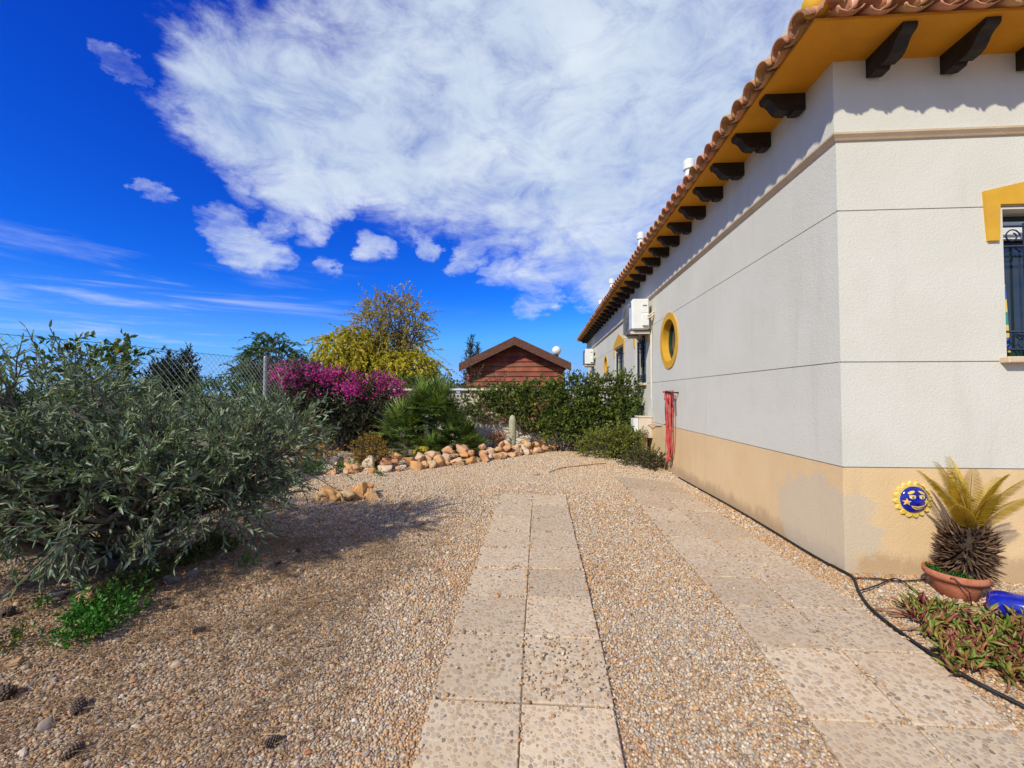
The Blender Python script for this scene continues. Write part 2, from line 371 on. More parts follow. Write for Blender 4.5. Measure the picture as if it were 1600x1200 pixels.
def gravelmat():
    m, g, b = newmat('gravel_bed'); ps = g.n('NewGeometry').outputs['Position']
    v1 = g.n('TexVoronoi', {'feature': 'F1'}, Vector=ps, Scale=62.); v2 = g.n('TexVoronoi', {'feature': 'F1'}, Vector=g.vm('ADD', ps, (3.1, 1.7, 0)), Scale=110.)
    r = g.sep(v1.outputs['Color'])[0]; r2 = g.sep(v2.outputs['Color'])[1]
    c = g.ramp(r, [(0., (.30, .19, .11)), (.2, (.47, .32, .19)), (.45, (.56, .44, .31)), (.65, (.60, .40, .22)), (.82, (.52, .48, .43)), (1., (.68, .62, .53))])
    c = g.mix(.35, c, g.ramp(r2, [(0., (.32, .22, .14)), (.5, (.55, .41, .27)), (1., (.64, .57, .48))]))
    edge = g.ss(v1.outputs['Distance'], .25, .75)
    c = g.mix(g.m('MULTIPLY', edge, .6), c, (.20, .12, .065))
    x, y, z = g.sep(ps)
    # brown litter and soil to the left, under the trees; plain earth outside the garden
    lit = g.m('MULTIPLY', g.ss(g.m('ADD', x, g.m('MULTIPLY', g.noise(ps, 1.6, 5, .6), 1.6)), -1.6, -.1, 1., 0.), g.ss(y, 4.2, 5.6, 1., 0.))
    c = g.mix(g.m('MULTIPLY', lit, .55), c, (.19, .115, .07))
    out = g.m('MAXIMUM', g.ss(y, 9.3, 9.6), g.ss(x, -5.3, -5.0, 1., 0.))
    c = g.mix(out, c, g.mix(g.noise(ps, .4, 6, .6), (.20, .15, .08), (.13, .14, .06)))
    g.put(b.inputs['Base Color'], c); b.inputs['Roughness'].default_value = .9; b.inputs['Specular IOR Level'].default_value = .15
    h = g.m('ADD', g.m('SUBTRACT', 1., v1.outputs['Distance']), g.m('MULTIPLY', g.m('SUBTRACT', 1., v2.outputs['Distance']), .5))
    g.put(b.inputs['Normal'], g.n('Bump', None, Strength=.8, Distance=.012, Height=h).outputs[0])
    return m
def build_ground():
    xs = np.unique(np.concatenate([[-900, -300, -120, -60, -30, -18, -12, -9, -7], np.arange(-6, 6.01, .12), [7, 9, 12, 18, 30, 60, 120, 300, 900]]))
    ys = np.unique(np.concatenate([[-900, -300, -100, -40, -15, -8, -5], np.arange(-3, 12.01, .12), [13, 15, 18, 24, 32, 45, 60, 120, 300, 1200]]))
    X, Y = np.meshgrid(xs, ys); Z = gz(X, np.clip(Y, -11, 59))
    nx, ny = len(xs), len(ys); i = (np.arange(ny - 1)[:, None] * nx + np.arange(nx - 1)[None]).ravel()
    me = npmesh('ground', np.stack([X, Y, Z], -1).reshape(-1, 3), np.stack([i, i + 1, i + 1 + nx, i + nx], 1), smooth=True)
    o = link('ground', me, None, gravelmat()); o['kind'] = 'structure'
build_ground()

# ------------------------------------------------------------------ driveway strips of exposed-pebble slabs
def slabmat():
    m, g, b = newmat('exposed_pebble_slab'); ps = g.n('NewGeometry').outputs['Position']; r = g.n('ObjectInfo').outputs['Random']
    p = g.vm('ADD', ps, g.comb(g.m('MULTIPLY', r, 13.), g.m('MULTIPLY', r, 7.), 0.))
    p = g.vm('MULTIPLY', p, (1., 1., .2))
    w = g.n('TexNoise', None, Vector=p, Scale=30., Detail=2.).outputs[1]
    p = g.vm('ADD', p, g.vm('MULTIPLY', g.vm('SUBTRACT', w, (.5, .5, .5)), (.016, .016, 0)))
    v = g.n('TexVoronoi', {'feature': 'SMOOTH_F1'}, Vector=p, Scale=44., Randomness=1., Smoothness=.12); e = g.n('TexVoronoi', {'feature': 'DISTANCE_TO_EDGE'}, Vector=p, Scale=44., Randomness=1.)
    vs = g.n('TexVoronoi', {'feature': 'F1'}, Vector=p, Scale=120.)
    cr = g.sep(v.outputs['Color']); rr = cr[0]; r3 = cr[2]
    peb = g.ramp(rr, [(0., (.09, .06, .045)), (.06, (.16, .11, .08)), (.12, (.34, .235, .15)), (.30, (.46, .33, .20)), (.45, (.38, .24, .14)), (.58, (.50, .35, .20)), (.70, (.33, .29, .25)), (.78, (.45, .38, .30)), (.90, (.54, .40, .25)), (1., (.60, .48, .33))])
    mort = g.mix(g.sep(vs.outputs['Color'])[0], (.56, .43, .275), (.65, .52, .36))
    size = g.m('ADD', .32, g.m('MULTIPLY', r3, .30))
    f = g.m('MULTIPLY', g.ss(g.m('SUBTRACT', v.outputs['Distance'], size), -.05, .05, 1., 0.), g.ss(e.outputs['Distance'], .02, .10))
    c = g.mix(g.m('MULTIPLY', f, .9), mort, g.mix(g.m('MULTIPLY', g.noise(p, 220., 3, .6), .35), peb, (.50, .38, .25)))
    c = g.mix(g.m('MULTIPLY', g.ss(g.noise(ps, 2.6, 6, .65, .4), .40, .7), .45), c, (.54, .375, .225))
    c = g.mix(g.m('MULTIPLY', g.ss(g.noise(ps, 9., 6, .65, .4), .5, .75), .30), c, (.40, .29, .21))
    c = g.n('HueSaturation', None, Hue=.5, Saturation=1., Value=g.m('ADD', .86, g.m('MULTIPLY', r, .20)), Color=c).outputs[0]
    g.put(b.inputs['Base Color'], c); b.inputs['Roughness'].default_value = .85; b.inputs['Specular IOR Level'].default_value = .2
    h = g.m('ADD', g.m('MULTIPLY', f, .5), g.m('MULTIPLY', g.noise(ps, 160., 3, .6), .4))
    g.put(b.inputs['Normal'], g.n('Bump', None, Strength=.55, Distance=.005, Height=h).outputs[0])
    return m
M['slab'] = slabmat()
SLABS = []                                   # (x0, x1, y0, y1) of every slab, for the gravel
def strip(x0, y0, rows, label_shift=0., lows=()):
    bed = MB(); y1 = y0 + rows * .402
    ys = np.arange(y0 + .01, y1, .2)
    V = []; F = []
    for i, y in enumerate(ys):
        for x in (x0 + .02, x0 + .79): V.append((x, y, float(gz(x, y)) + .014))
    for i in range(len(ys) - 1): F.append((2 * i, 2 * i + 1, 2 * i + 3, 2 * i + 2))
    bo = link('driveway_strip', mesh('driveway_strip', V, F), None, surf('sand_bed', (.30, .21, .13), (.44, .33, .21), .9, 60, .8, 200)); bo['kind'] = 'structure'
    for r in range(rows):
        for c in range(2):
            a = x0 + c * .4045 + random.uniform(0, .003); b = a + .4005 - random.uniform(0, .003)
            p = y0 + r * .402 + random.uniform(-.004, .004); q = p + .3965
            mb = MB().box(a, b, p, q, 0, .02, .004)
            low = -.009 if (r, c) in lows else random.uniform(-.002, .003)
            cz = [float(gz(u, w)) for u, w in ((a, p), (b, p), (b, q), (a, q))]
            V = []
            for x, y, z in mb.V:
                u = (x - a) / (b - a); w = (y - p) / (q - p)
                h = (cz[0] * (1 - u) + cz[1] * u) * (1 - w) + (cz[3] * (1 - u) + cz[2] * u) * w
                V.append((x, y, z + h + .004 + low))
            me = mesh('paving_slab', V, mb.F); fixn(me); link('paving_slab', me, bo, M['slab'])
            if (r, c) not in lows: SLABS.append((a, b, p, q))
strip(-.482, 1.076, 10)
strip(1.135, 1.05, 13)

# ------------------------------------------------------------------ loose gravel: pebble instances on points
def ico(sub=1):
    t = (1 + 5 ** .5) / 2
    V = [(-1, t, 0), (1, t, 0), (-1, -t, 0), (1, -t, 0), (0, -1, t), (0, 1, t), (0, -1, -t), (0, 1, -t), (t, 0, -1), (t, 0, 1), (-t, 0, -1), (-t, 0, 1)]
    F = [(0, 11, 5), (0, 5, 1), (0, 1, 7), (0, 7, 10), (0, 10, 11), (1, 5, 9), (5, 11, 4), (11, 10, 2), (10, 7, 6), (7, 1, 8), (3, 9, 4), (3, 4, 2), (3, 2, 6), (3, 6, 8), (3, 8, 9), (4, 9, 5), (2, 4, 11), (6, 2, 10), (8, 6, 7), (9, 8, 1)]
    V = [np.array(v) / np.linalg.norm(v) for v in V]
    for _ in range(sub):
        c = {}; F2 = []
        def mid(a, b):
            k = (min(a, b), max(a, b))
            if k not in c: v = V[a] + V[b]; V.append(v / np.linalg.norm(v)); c[k] = len(V) - 1
            return c[k]
        for a, b, d in F:
            x, y, z = mid(a, b), mid(b, d), mid(d, a); F2 += [(a, x, z), (b, y, x), (d, z, y), (x, y, z)]
        F = F2
    return np.array(V), np.array(F)
def pebblemat():
    m, g, b = newmat('gravel_pebbles')
    a = g.n('Attribute', {'attribute_name': 'pcol', 'attribute_type': 'INSTANCER'}).outputs['Color']
    tc = g.n('TexCoord').outputs['Object']
    c = g.mix(g.ss(g.noise(tc, 1.6, 4, .6), .35, .7, 0., .3), a, (.55, .45, .34))
    g.put(b.inputs['Base Color'], c); b.inputs['Roughness'].default_value = .8; b.inputs['Specular IOR Level'].default_value = .25
    return m
def build_gravel():
    pc = bpy.data.collections.new('pebble_shapes'); pm = pebblemat(); V0, F0 = ico(1)
    for k in range(6):
        r = np.random.default_rng(50 + k); V = V0.copy()
        for _ in range(7):                              # cut facets so the pebbles read as broken stone worn round
            n = unit(r.normal(size=3)); dd = V @ n; lim = r.uniform(.55, .9)
            V = V - np.maximum(dd - lim, 0)[:, None] * n
        V = V * np.array([1, r.uniform(.68, .95), r.uniform(.5, .8)]) * (1 + r.normal(size=(len(V), 1)) * .03)
        me = npmesh('pebble', V, F0, smooth=True); me.materials.append(pm)
        o = bpy.data.objects.new('pebble', me); pc.objects.link(o)
    pts = []
    for (x0, x1, y0, y1, s) in ((-3.4, 3.9, 1.0, 2.6, .0132), (-5.0, 3.9, 2.6, 4.2, .0160), (-5.0, 2.25, 4.2, 6.6, .0205), (-5.0, 2.25, 6.6, 9.2, .026)):
        xs = np.arange(x0, x1, s); ys = np.arange(y0, y1, s * .95); X, Y = np.meshgrid(xs, ys); X[::2] += s * .5
        P = np.stack([X.ravel(), Y.ravel()], 1) + rng.uniform(-.42, .42, (X.size, 2)) * s
        pts.append(np.concatenate([P, np.full((len(P), 1), s)], 1))
    P = np.concatenate(pts); x, y, s = P.T
    keep = np.ones(len(P), bool)
    for a, b, p, q in SLABS:
        ins = (x > a - .002) & (x < b + .002) & (y > p - .002) & (y < q + .002)
        edge = np.minimum(np.minimum(x - a, b - x), np.minimum(y - p, q - y))
        pr = np.where(edge < .012, .22, np.where(edge < .03, .03, .005)); pr = np.where((a > -.1) & (a < .1) & (p > 1.8) & (p < 2.0), .16, pr)
        keep &= ~ins | (rng.random(len(P)) < pr)
    keep &= ~((x > 2.205) & (y > 3.20)) & (y > -.1 + np.abs(x) * .52)
    keep &= ~((y > 4.2) & (y < 6.4) & (x > 1.14) & (x < 1.95) & (rng.random(len(P)) < 0.))
    far = (x > 1.1) & (x < 1.98) & (y > 5.0) & (y < 6.3)
    P = P[keep]; x, y, s = P.T; n = len(P)
    z = gz(x, y)
    sz = s * rng.uniform(.42, .74, n) * (1 + .55 * (rng.random(n) < .06))
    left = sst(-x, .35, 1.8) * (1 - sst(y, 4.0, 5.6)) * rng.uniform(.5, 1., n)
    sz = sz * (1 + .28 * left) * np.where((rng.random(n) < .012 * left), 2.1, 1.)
    onslab = np.zeros(n, bool); base = np.zeros(n)
    for a, b, p, q in SLABS: base[(x > a - .002) & (x < b + .002) & (y > p - .002) & (y < q + .002)] = .026
    z = z + base + sz * rng.uniform(-.05, .5, n)
    pal = np.array([(.48, .27, .115), (.56, .35, .155), (.60, .445, .27), (.62, .505, .355), (.47, .41, .335), (.40, .36, .31), (.66, .58, .46), (.33, .19, .10), (.22, .14, .09), (.58, .30, .13), (.50, .16, .08), (.73, .67, .57)])
    w = np.array([.12, .16, .18, .14, .11, .08, .07, .05, .03, .045, .005, .01])
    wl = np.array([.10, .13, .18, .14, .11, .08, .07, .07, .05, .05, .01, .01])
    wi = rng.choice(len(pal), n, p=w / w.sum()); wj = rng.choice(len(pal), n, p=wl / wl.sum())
    # patches where grey or orange stones gather
    ph = np.sin(x * 1.7 + 2.1 * np.sin(y * 1.3)) * np.cos(y * 2.1 + x)
    swap = rng.random(n); wi = np.where((ph > .45) & (swap < .35), rng.choice([4, 5, 3], n), wi); wi = np.where((ph < -.45) & (swap < .35), rng.choice([0, 1, 9], n), wi)
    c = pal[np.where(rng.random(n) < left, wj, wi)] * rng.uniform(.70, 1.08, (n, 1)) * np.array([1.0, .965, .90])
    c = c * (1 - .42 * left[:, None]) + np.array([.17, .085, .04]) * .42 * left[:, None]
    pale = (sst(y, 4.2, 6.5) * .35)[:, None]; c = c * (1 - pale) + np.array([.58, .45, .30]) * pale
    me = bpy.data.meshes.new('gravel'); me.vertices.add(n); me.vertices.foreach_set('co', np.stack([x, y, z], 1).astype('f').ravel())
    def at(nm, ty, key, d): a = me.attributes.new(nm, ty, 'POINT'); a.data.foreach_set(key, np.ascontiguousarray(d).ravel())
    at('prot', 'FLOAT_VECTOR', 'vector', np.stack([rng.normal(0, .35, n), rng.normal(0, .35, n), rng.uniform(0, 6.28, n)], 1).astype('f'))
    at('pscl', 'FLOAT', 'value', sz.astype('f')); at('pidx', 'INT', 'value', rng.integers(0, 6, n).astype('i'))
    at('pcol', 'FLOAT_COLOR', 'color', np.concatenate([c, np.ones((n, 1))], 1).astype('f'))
    o = link('gravel', me); o['kind'] = 'stuff'; o['label'] = 'loose tan and grey gravel covering the yard'; o['category'] = 'gravel'
    ng = bpy.data.node_groups.new('scatter_pebbles', 'GeometryNodeTree')
    ng.interface.new_socket('Geometry', in_out='INPUT', socket_type='NodeSocketGeometry'); ng.interface.new_socket('Geometry', in_out='OUTPUT', socket_type='NodeSocketGeometry')
    N = ng.nodes; gi = N.new('NodeGroupInput'); go = N.new('NodeGroupOutput'); L = ng.links.new
    ci = N.new('GeometryNodeCollectionInfo'); ci.inputs[0].default_value = pc; ci.inputs['Separate Children'].default_value = True
    def na(nm, ty): a = N.new('GeometryNodeInputNamedAttribute'); a.data_type = ty; a.inputs[0].default_value = nm; return a.outputs[0]
    ip = N.new('GeometryNodeInstanceOnPoints'); L(gi.outputs[0], ip.inputs['Points']); L(ci.outputs[0], ip.inputs['Instance'])
    ip.inputs['Pick Instance'].default_value = True; L(na('pidx', 'INT'), ip.inputs['Instance Index'])
    er = N.new('FunctionNodeEulerToRotation'); L(na('prot', 'FLOAT_VECTOR'), er.inputs[0]); L(er.outputs[0], ip.inputs['Rotation'])
    L(na('pscl', 'FLOAT'), ip.inputs['Scale']); L(ip.outputs[0], go.inputs[0])
    md = o.modifiers.new('scatter', 'NODES'); md.node_group = ng
    return n
print('pebbles', build_gravel())

# ================================================================== the house
HX, HY = 2.225, 3.221                       # the near corner
YE, XE = 19.2, 9.5                          # far end of the side wall, right end of the front
house = thing('white_house', 'long white single-storey house with ochre eaves and clay tile edge', 'house', (HX, HY, 0))
def hp(o): o.parent = house; o.matrix_parent_inverse = Matrix.Translation((-HX, -HY, 0)); return o   # built in world coordinates
def side(u, z, d=0.): return (HX - d, u, z)                  # d = how far it stands out of the wall
def front(u, z, d=0.): return (u, HY - d, z)
def panel(face, u0, u1, z0, z1, mat, rects=(), circ=None, out=0., deep=.22, edge=.02):
    """front face of a render panel with real openings; reveals run back into the wall"""
    V = []; F = []
    def v(u, z, d): V.append(face(u, z, d)); return len(V) - 1
    def quad(a, b, c, e): F.append((a, b, c, e))
    us = sorted({u0, u1, *[r[0] for r in rects], *[r[1] for r in rects], *([circ[0] - circ[2] - .06, circ[0] + circ[2] + .06] if circ else [])})
    for a, b in zip(us[:-1], us[1:]):
        if circ and abs((a + b) / 2 - circ[0]) < circ[2]:
            n = 48; ring = []; sq = []
            for k in range(n):
                t = 2 * math.pi * (k + .5) / n; c, s_ = math.cos(t), math.sin(t)
                ring.append((circ[0] + circ[2] * c, circ[1] + circ[2] * s_))
                kx = ((b - a) / 2) / max(abs(c), 1e-6); kz = ((z1 - circ[1]) if s_ > 0 else (circ[1] - z0)) / max(abs(s_), 1e-6); kk = min(kx, kz)
                sq.append((circ[0] + kk * c, circ[1] + kk * s_))
            R = [v(*p, out) for p in ring]; Q = [v(*p, out) for p in sq]; I = [v(*p, -deep) for p in ring]
            for k in range(n):
                k2 = (k + 1) % n; quad(R[k], R[k2], Q[k2], Q[k])
            for cx in (a, b):
                for cz in (z0, z1):
                    k = min(range(n), key=lambda i: abs(math.atan2(math.sin(2 * math.pi * (i + 1) / n - math.atan2(cz - circ[1], cx - circ[0])), math.cos(2 * math.pi * (i + 1) / n - math.atan2(cz - circ[1], cx - circ[0])))))
                    # triangle out to the corner of the cell
                    k2 = (k + 1) % n; cc = v(cx, cz, out); F.append((Q[k], cc, Q[k2]))
            continue
        rr = [r for r in rects if r[0] - 1e-6 <= a and b <= r[1] + 1e-6]
        segs = [(z0, z1)]
        if rr: segs = [(z0, rr[0][2]), (rr[0][3], z1)]
        for p, q in segs:
            if q - p > 1e-4: quad(v(a, p, out), v(b, p, out), v(b, q, out), v(a, q, out))
    for r in rects:
        c = [(r[0], r[2]), (r[1], r[2]), (r[1], r[3]), (r[0], r[3])]
        A = [v(*p, out) for p in c]; B_ = [v(*p, -deep) for p in c]
        for k in range(4): quad(A[k], A[(k + 1) % 4], B_[(k + 1) % 4], B_[k])
    for z in (z0, z1): quad(v(u0, z, out), v(u1, z, out), v(u1, z, -edge), v(u0, z, -edge))
    me = mesh('wall_panel', V, F); return hp(link('wall_panel', me, None, mat))
WIN_A = (8.80, 9.74, 1.545, 2.62); WIN_B = (11.08, 12.32, 1.545, 2.62); RND = (7.245, 2.232, .365); RND2 = (13.95, 2.30, .25)
WIN_F = (3.372, 4.55, 1.575, 2.655)
def wall_set(face, u0, u1, up_rects, circs):
    hp(panel(face, u0, u1, -.3, .768, M['plinth'], edge=.02)).name = 'plinth'
    panel(face, u0, u1, .776, 1.541, M['wall'])
    cuts = [u0] + [c[0] + .8 for c in circs if c[0] + .8 < u1] + [u1]
    # the middle course is laid bay by bay so that each bay has at most one round opening
    for a, b in zip(cuts[:-1], cuts[1:]):
        c = [q for q in circs if a < q[0] < b]
        panel(face, a, b, 1.549, 2.671, M['wall'], [(r[0], r[1], max(r[2], 1.549), r[3]) for r in up_rects if a <= r[0] and r[1] <= b], c[0] if c else None)
    panel(face, u0, u1, 2.679, 3.20, M['wall'])
    panel(face, u0, u1, 3.245, 3.80, M['wall'], out=.03)
    V = []; F = []
    prof = [(-.01, 3.199), (.014, 3.202), (.022, 3.214), (.040, 3.234), (.042, 3.248), (.03, 3.254)]
    for uu in (u0, u1):
        for d, z in prof: V.append(face(uu - (d if uu == u0 else 0), z, d))
    n = len(prof)
    for i in range(n - 1): F.append((i, i + 1, n + i + 1, n + i))
    hp(link('cornice', mesh('cornice', V, F), None, M['cornice']))
    V = []; F = []                                            # the back of the joints
    for z in (.772, 1.545, 2.675):
        b = len(V); V += [face(u0, z - .02, -.014), face(u1, z - .02, -.014), face(u1, z + .02, -.014), face(u0, z + .02, -.014)]
        F.append((b, b + 1, b + 2, b + 3))
    hp(link('joint_backing', mesh('joint_backing', V, F), None, M['wall']))
wall_set(side, HY, YE, [WIN_A, WIN_B], [RND, RND2])
wall_set(front, HX, XE, [WIN_F], [])
# corner close-off of the proud upper band
hp(MB().box(HX - .03, HX, HY - .03, HY, 3.2455, 3.7995).build('corner_post', M['wall']))
hp(MB().box(HX + .23, XE - .1, HY + .23, YE - .1, -.2, 3.9).build('dark_core', M['dark']))  # solid block, near-black colour stands in for unlit rooms behind the panes
hp(MB().box(HX, XE, YE - .05, YE + .02, -.3, 3.8).build('end_wall', M['wall']))

# soffit slab, parapet, corbels, tiles
OV, ZS = .39, 3.79
sof = MB(); a, b = HX - OV, HY - OV
P = [(a, b), (XE, b), (XE, HY + .1), (HX + .1, HY + .1), (HX + .1, YE + .25), (a, YE + .25)]
sof.prism(P, lambda p: (p[0], p[1], ZS), lambda p: (p[0], p[1], ZS + .02)); hp(sof.build('soffit', M['ochre']))
par = MB(); P = [(HX + .06, HY + .06), (XE, HY + .06), (XE, HY + .22), (HX + .22, HY + .22), (HX + .22, YE + .2), (HX + .06, YE + .2)]
par.prism(P, lambda p: (p[0], p[1], ZS + .02), lambda p: (p[0], p[1], 4.68)); hp(par.build('parapet', M['wall']))
hp(MB().box(HX + .2, XE, HY + .2, YE, 3.95, 4.05).build('flat_roof', M['cream']))
CP = [(0, 0), (.325, 0), (.325, -.03), (.312, -.045), (.285, -.055), (.262, -.075), (.245, -.105), (.222, -.132), (.19, -.145), (.135, -.146), (.122, -.13), (.104, -.128), (.095, -.148), (.03, -.15), (0, -.135)]
cb = MB().prism(CP, lambda p: (-p[0], -.047, p[1]), lambda p: (-p[0], .047, p[1])); cme = mesh('corbel', cb.V, cb.F); fixn(cme); cme.materials.append(M['darkwood'])
def corbel(loc, rz):
    o = bpy.data.objects.new('corbel', cme); COL.objects.link(o); o.parent = house
    o.location = Vector(loc) - Vector((HX, HY, 0)); o.rotation_euler = (0, 0, rz)
for i in range(31): corbel((HX - .028, 3.555 + .5115 * i, ZS), random.uniform(-.01, .01))
for i in range(13): corbel((2.475 + .5175 * i, HY - .028, ZS), math.pi / 2 + random.uniform(-.01, .01))
def tilemesh(name, r0, r1, h, L, sgn, th=.013, n=10):
    V = []; F = []
    for y, r in ((0, r0), (L, r1)):
        for rr in (1, 0):
            for k in range(n + 1):
                a_ = math.pi * k / n; q = r - (0 if rr else th)
                V.append((-q * math.cos(a_), y, sgn * (h / r0) * q * math.sin(a_)))
    m_ = n + 1
    for k in range(n):
        F += [(k, k + 1, 2 * m_ + k + 1, 2 * m_ + k), (m_ + k, 3 * m_ + k, 3 * m_ + k + 1, m_ + k + 1), (k, m_ + k, m_ + k + 1, k + 1)]
    for k in (0, n): F.append((k, 2 * m_ + k, 3 * m_ + k, m_ + k))
    me = mesh(name, V, F, True); fixn(me); me.materials.append(M['tile']); return me
cover = tilemesh('roof_tile', .097, .086, .092, .54, 1, .015); pan = tilemesh('pan_tile', .086, .092, .036, .50, -1)
def tile(me, loc, face, ln, name):
    o = bpy.data.objects.new(name, me); COL.objects.link(o); o.parent = house; o.location = Vector(loc) - Vector((HX, HY, 0))
    o.rotation_euler = Matrix.Rotation(rad({'side': -90, 'front': 0}[face]) + random.uniform(-.02, .02), 3, 'Z').to_3x3().__matmul__(Matrix.Rotation(rad(17 + random.uniform(-1.5, 1.5)), 3, 'X')).to_euler()
    o.scale = (1, ln, 1)
PT = .2105
for i in range(78):
    y = b + .055 + PT * i; ln = min(1, max(.22, (y - b + .02) / .42))
    tile(cover, (a - .085 + random.uniform(-.012, .01), y, ZS + .014), 'side', ln, 'roof_tile')
    tile(pan, (a - .060 + random.uniform(-.01, .008), y + PT / 2, ZS + .040), 'side', min(1, ln + .2), 'pan_tile')
for i in range(36):
    x = a + .085 + PT * i; ln = min(1, max(.22, (x - a + .02) / .42))
    tile(cover, (x, b - .085 + random.uniform(-.012, .01), ZS + .014), 'front', ln, 'roof_tile')
    tile(pan, (x + PT / 2, b - .060 + random.uniform(-.01, .008), ZS + .040), 'front', min(1, ln + .2), 'pan_tile')
hip = MB().tube([(a - .0, b - .0, ZS + .12), (a + .16, b + .16, ZS + .20), (HX + .12, HY + .12, ZS + .34)], [.075, .085, .085], 12); hp(hip.build('hip_cap', M['yellow'], smooth=True))
# roof vents
def vent(y, ztop):
    v = MB().lathe([(.075, 4.0), (.075, ztop - .2), (.105, ztop - .19), (.105, ztop - .03), (.07, ztop), (.02, ztop + .01)], 16, (2.82, y, 0))
    o = hp(v.build('roof_vent', M['white_metal'], smooth=False))
for y, zt in ((7.9, 5.72), (11.6, 5.80), (16.2, 5.80), (19.0, 5.62)): vent(y, zt)

# windows: each one a part of the house with its own pieces
def sub(o, parent): o.parent = parent; return o
def fbox(face, u0, u1, z0, z1, d0, d1, mb=None, c=0.):
    p = face(u0, z0, d0); q = face(u1, z1, d1); mb = mb or MB()
    return mb.box(min(p[0], q[0]), max(p[0], q[0]), min(p[1], q[1]), max(p[1], q[1]), z0, z1, c)
def window(face, r, ped, bars, sill=True, curtain=False):
    u0, u1, z0, z1 = r; z0 = max(z0, 1.549)
    w = MB()
    for q in ((u0, u0 + .06, z0, z1), (u1 - .06, u1, z0, z1), (u0 + .06, u1 - .06, z1 - .06, z1), (u0 + .06, u1 - .06, z0, z0 + .06), ((u0 + u1) / 2 - .04, (u0 + u1) / 2 + .04, z0 + .06, z1 - .06)):
        fbox(face, *q, -.19, -.14, w)
    wo = hp(w.build('window', M['green_frame']))
    sub(fbox(face, u0 + .05, u1 - .05, z0 + .05, z1 - .05, -.175, -.165).build('pane', M['glass']), wo)
    g_ = MB(); n = bars; d = -.045
    for i in range(n):
        u = u0 + .03 + (u1 - u0 - .06) * i / (n - 1); g_.tube([face(u, z0 + .05, d), face(u, z1 - .09, d)], .008 if 0 < i < n - 1 else .013, 6)
    for z in (z0 + .06, z0 + .19, z1 - .26, z1 - .11): g_.tube([face(u0 + .01, z, d), face(u1 - .01, z, d)], .009, 6)
    for i in range(n - 1):                                    # scrolls between the rails
        uc = u0 + .03 + (u1 - u0 - .06) * (i + .5) / (n - 1); rr = min(.055, (u1 - u0) / n * .42)
        for zc in (z0 + .125, z1 - .185):
            g_.tube([face(uc + rr * math.cos(t) * (1 - t / 14), zc + rr * math.sin(t) * (1 - t / 14), d) for t in np.linspace(0, 7.5, 16)], .005, 5, False)
    um = (u0 + u1) / 2
    for zc in (z0 + .55,):
        g_.tube([face(um + .06 * math.sin(t), zc + .11 * math.cos(t), d - .004) for t in np.linspace(0, 6.28, 17)], .007, 5, False)
        g_.tube([face(um, zc + .16, d - .004), face(um, zc - .16, d - .004)], .016, 6)
    sub(g_.build('grille', M['iron'], smooth=True), wo)
    if sill: sub(fbox(face, u0 - .05, u1 + .05, z0 - .045, z0 + .0, -.1, .065, None, .006).build('sill', M['cornice']), wo)
    # raised yellow surround shaped as a low gable with two short legs
    m_ = (u0 + u1) / 2; lg, ah = ped
    P = [(u0 - .03, z1 + .03), (u0 - .04, z1 - lg), (u0 - .115, z1 - lg), (u0 - .135, z1 + .13), (m_, z1 + .13 + ah), (u1 + .135, z1 + .13), (u1 + .115, z1 - lg), (u1 + .04, z1 - lg), (u1 + .03, z1 + .03)]
    t = MB().prism(P, lambda p: face(p[0], p[1], -.004), lambda p: face(p[0], p[1], .02)); sub(t.build('surround', M['yellow']), wo)
    return wo
wf = window(front, WIN_F, (.235, .16), 8)
window(side, WIN_A, (.22, .22), 7); window(side, WIN_B, (.22, .26), 7)
sub(fbox(front, 3.44, 4.5, 2.47, 2.60, -.135, -.10).build('blind_box', M['white_metal']), wf)
def stripemat():
    m, g, b_ = newmat('striped_curtain'); z = g.sep(g.n('NewGeometry').outputs['Position'])[2]
    c = g.ramp(g.m('FRACT', g.m('MULTIPLY', z, 2.6)), [(0., (.68, .48, .10)), (.25, (.05, .12, .45)), (.5, (.68, .5, .12)), (.75, (.03, .25, .2))], 'CONSTANT')
    g.put(b_.inputs['Base Color'], c); b_.inputs['Roughness'].default_value = .9; return m
sub(MB().add([front(3.436, 1.62, -.13), front(3.52, 1.62, -.125), front(3.50, 2.1, -.125), front(3.442, 2.45, -.13), front(3.436, 1.62, -.12), front(3.52, 1.62, -.115), front(3.50, 2.1, -.115), front(3.442, 2.45, -.12)],
             [(0, 1, 2, 3), (7, 6, 5, 4), (0, 4, 5, 1), (1, 5, 6, 2), (2, 6, 7, 3), (3, 7, 4, 0)]).build('curtain', stripemat()), wf)
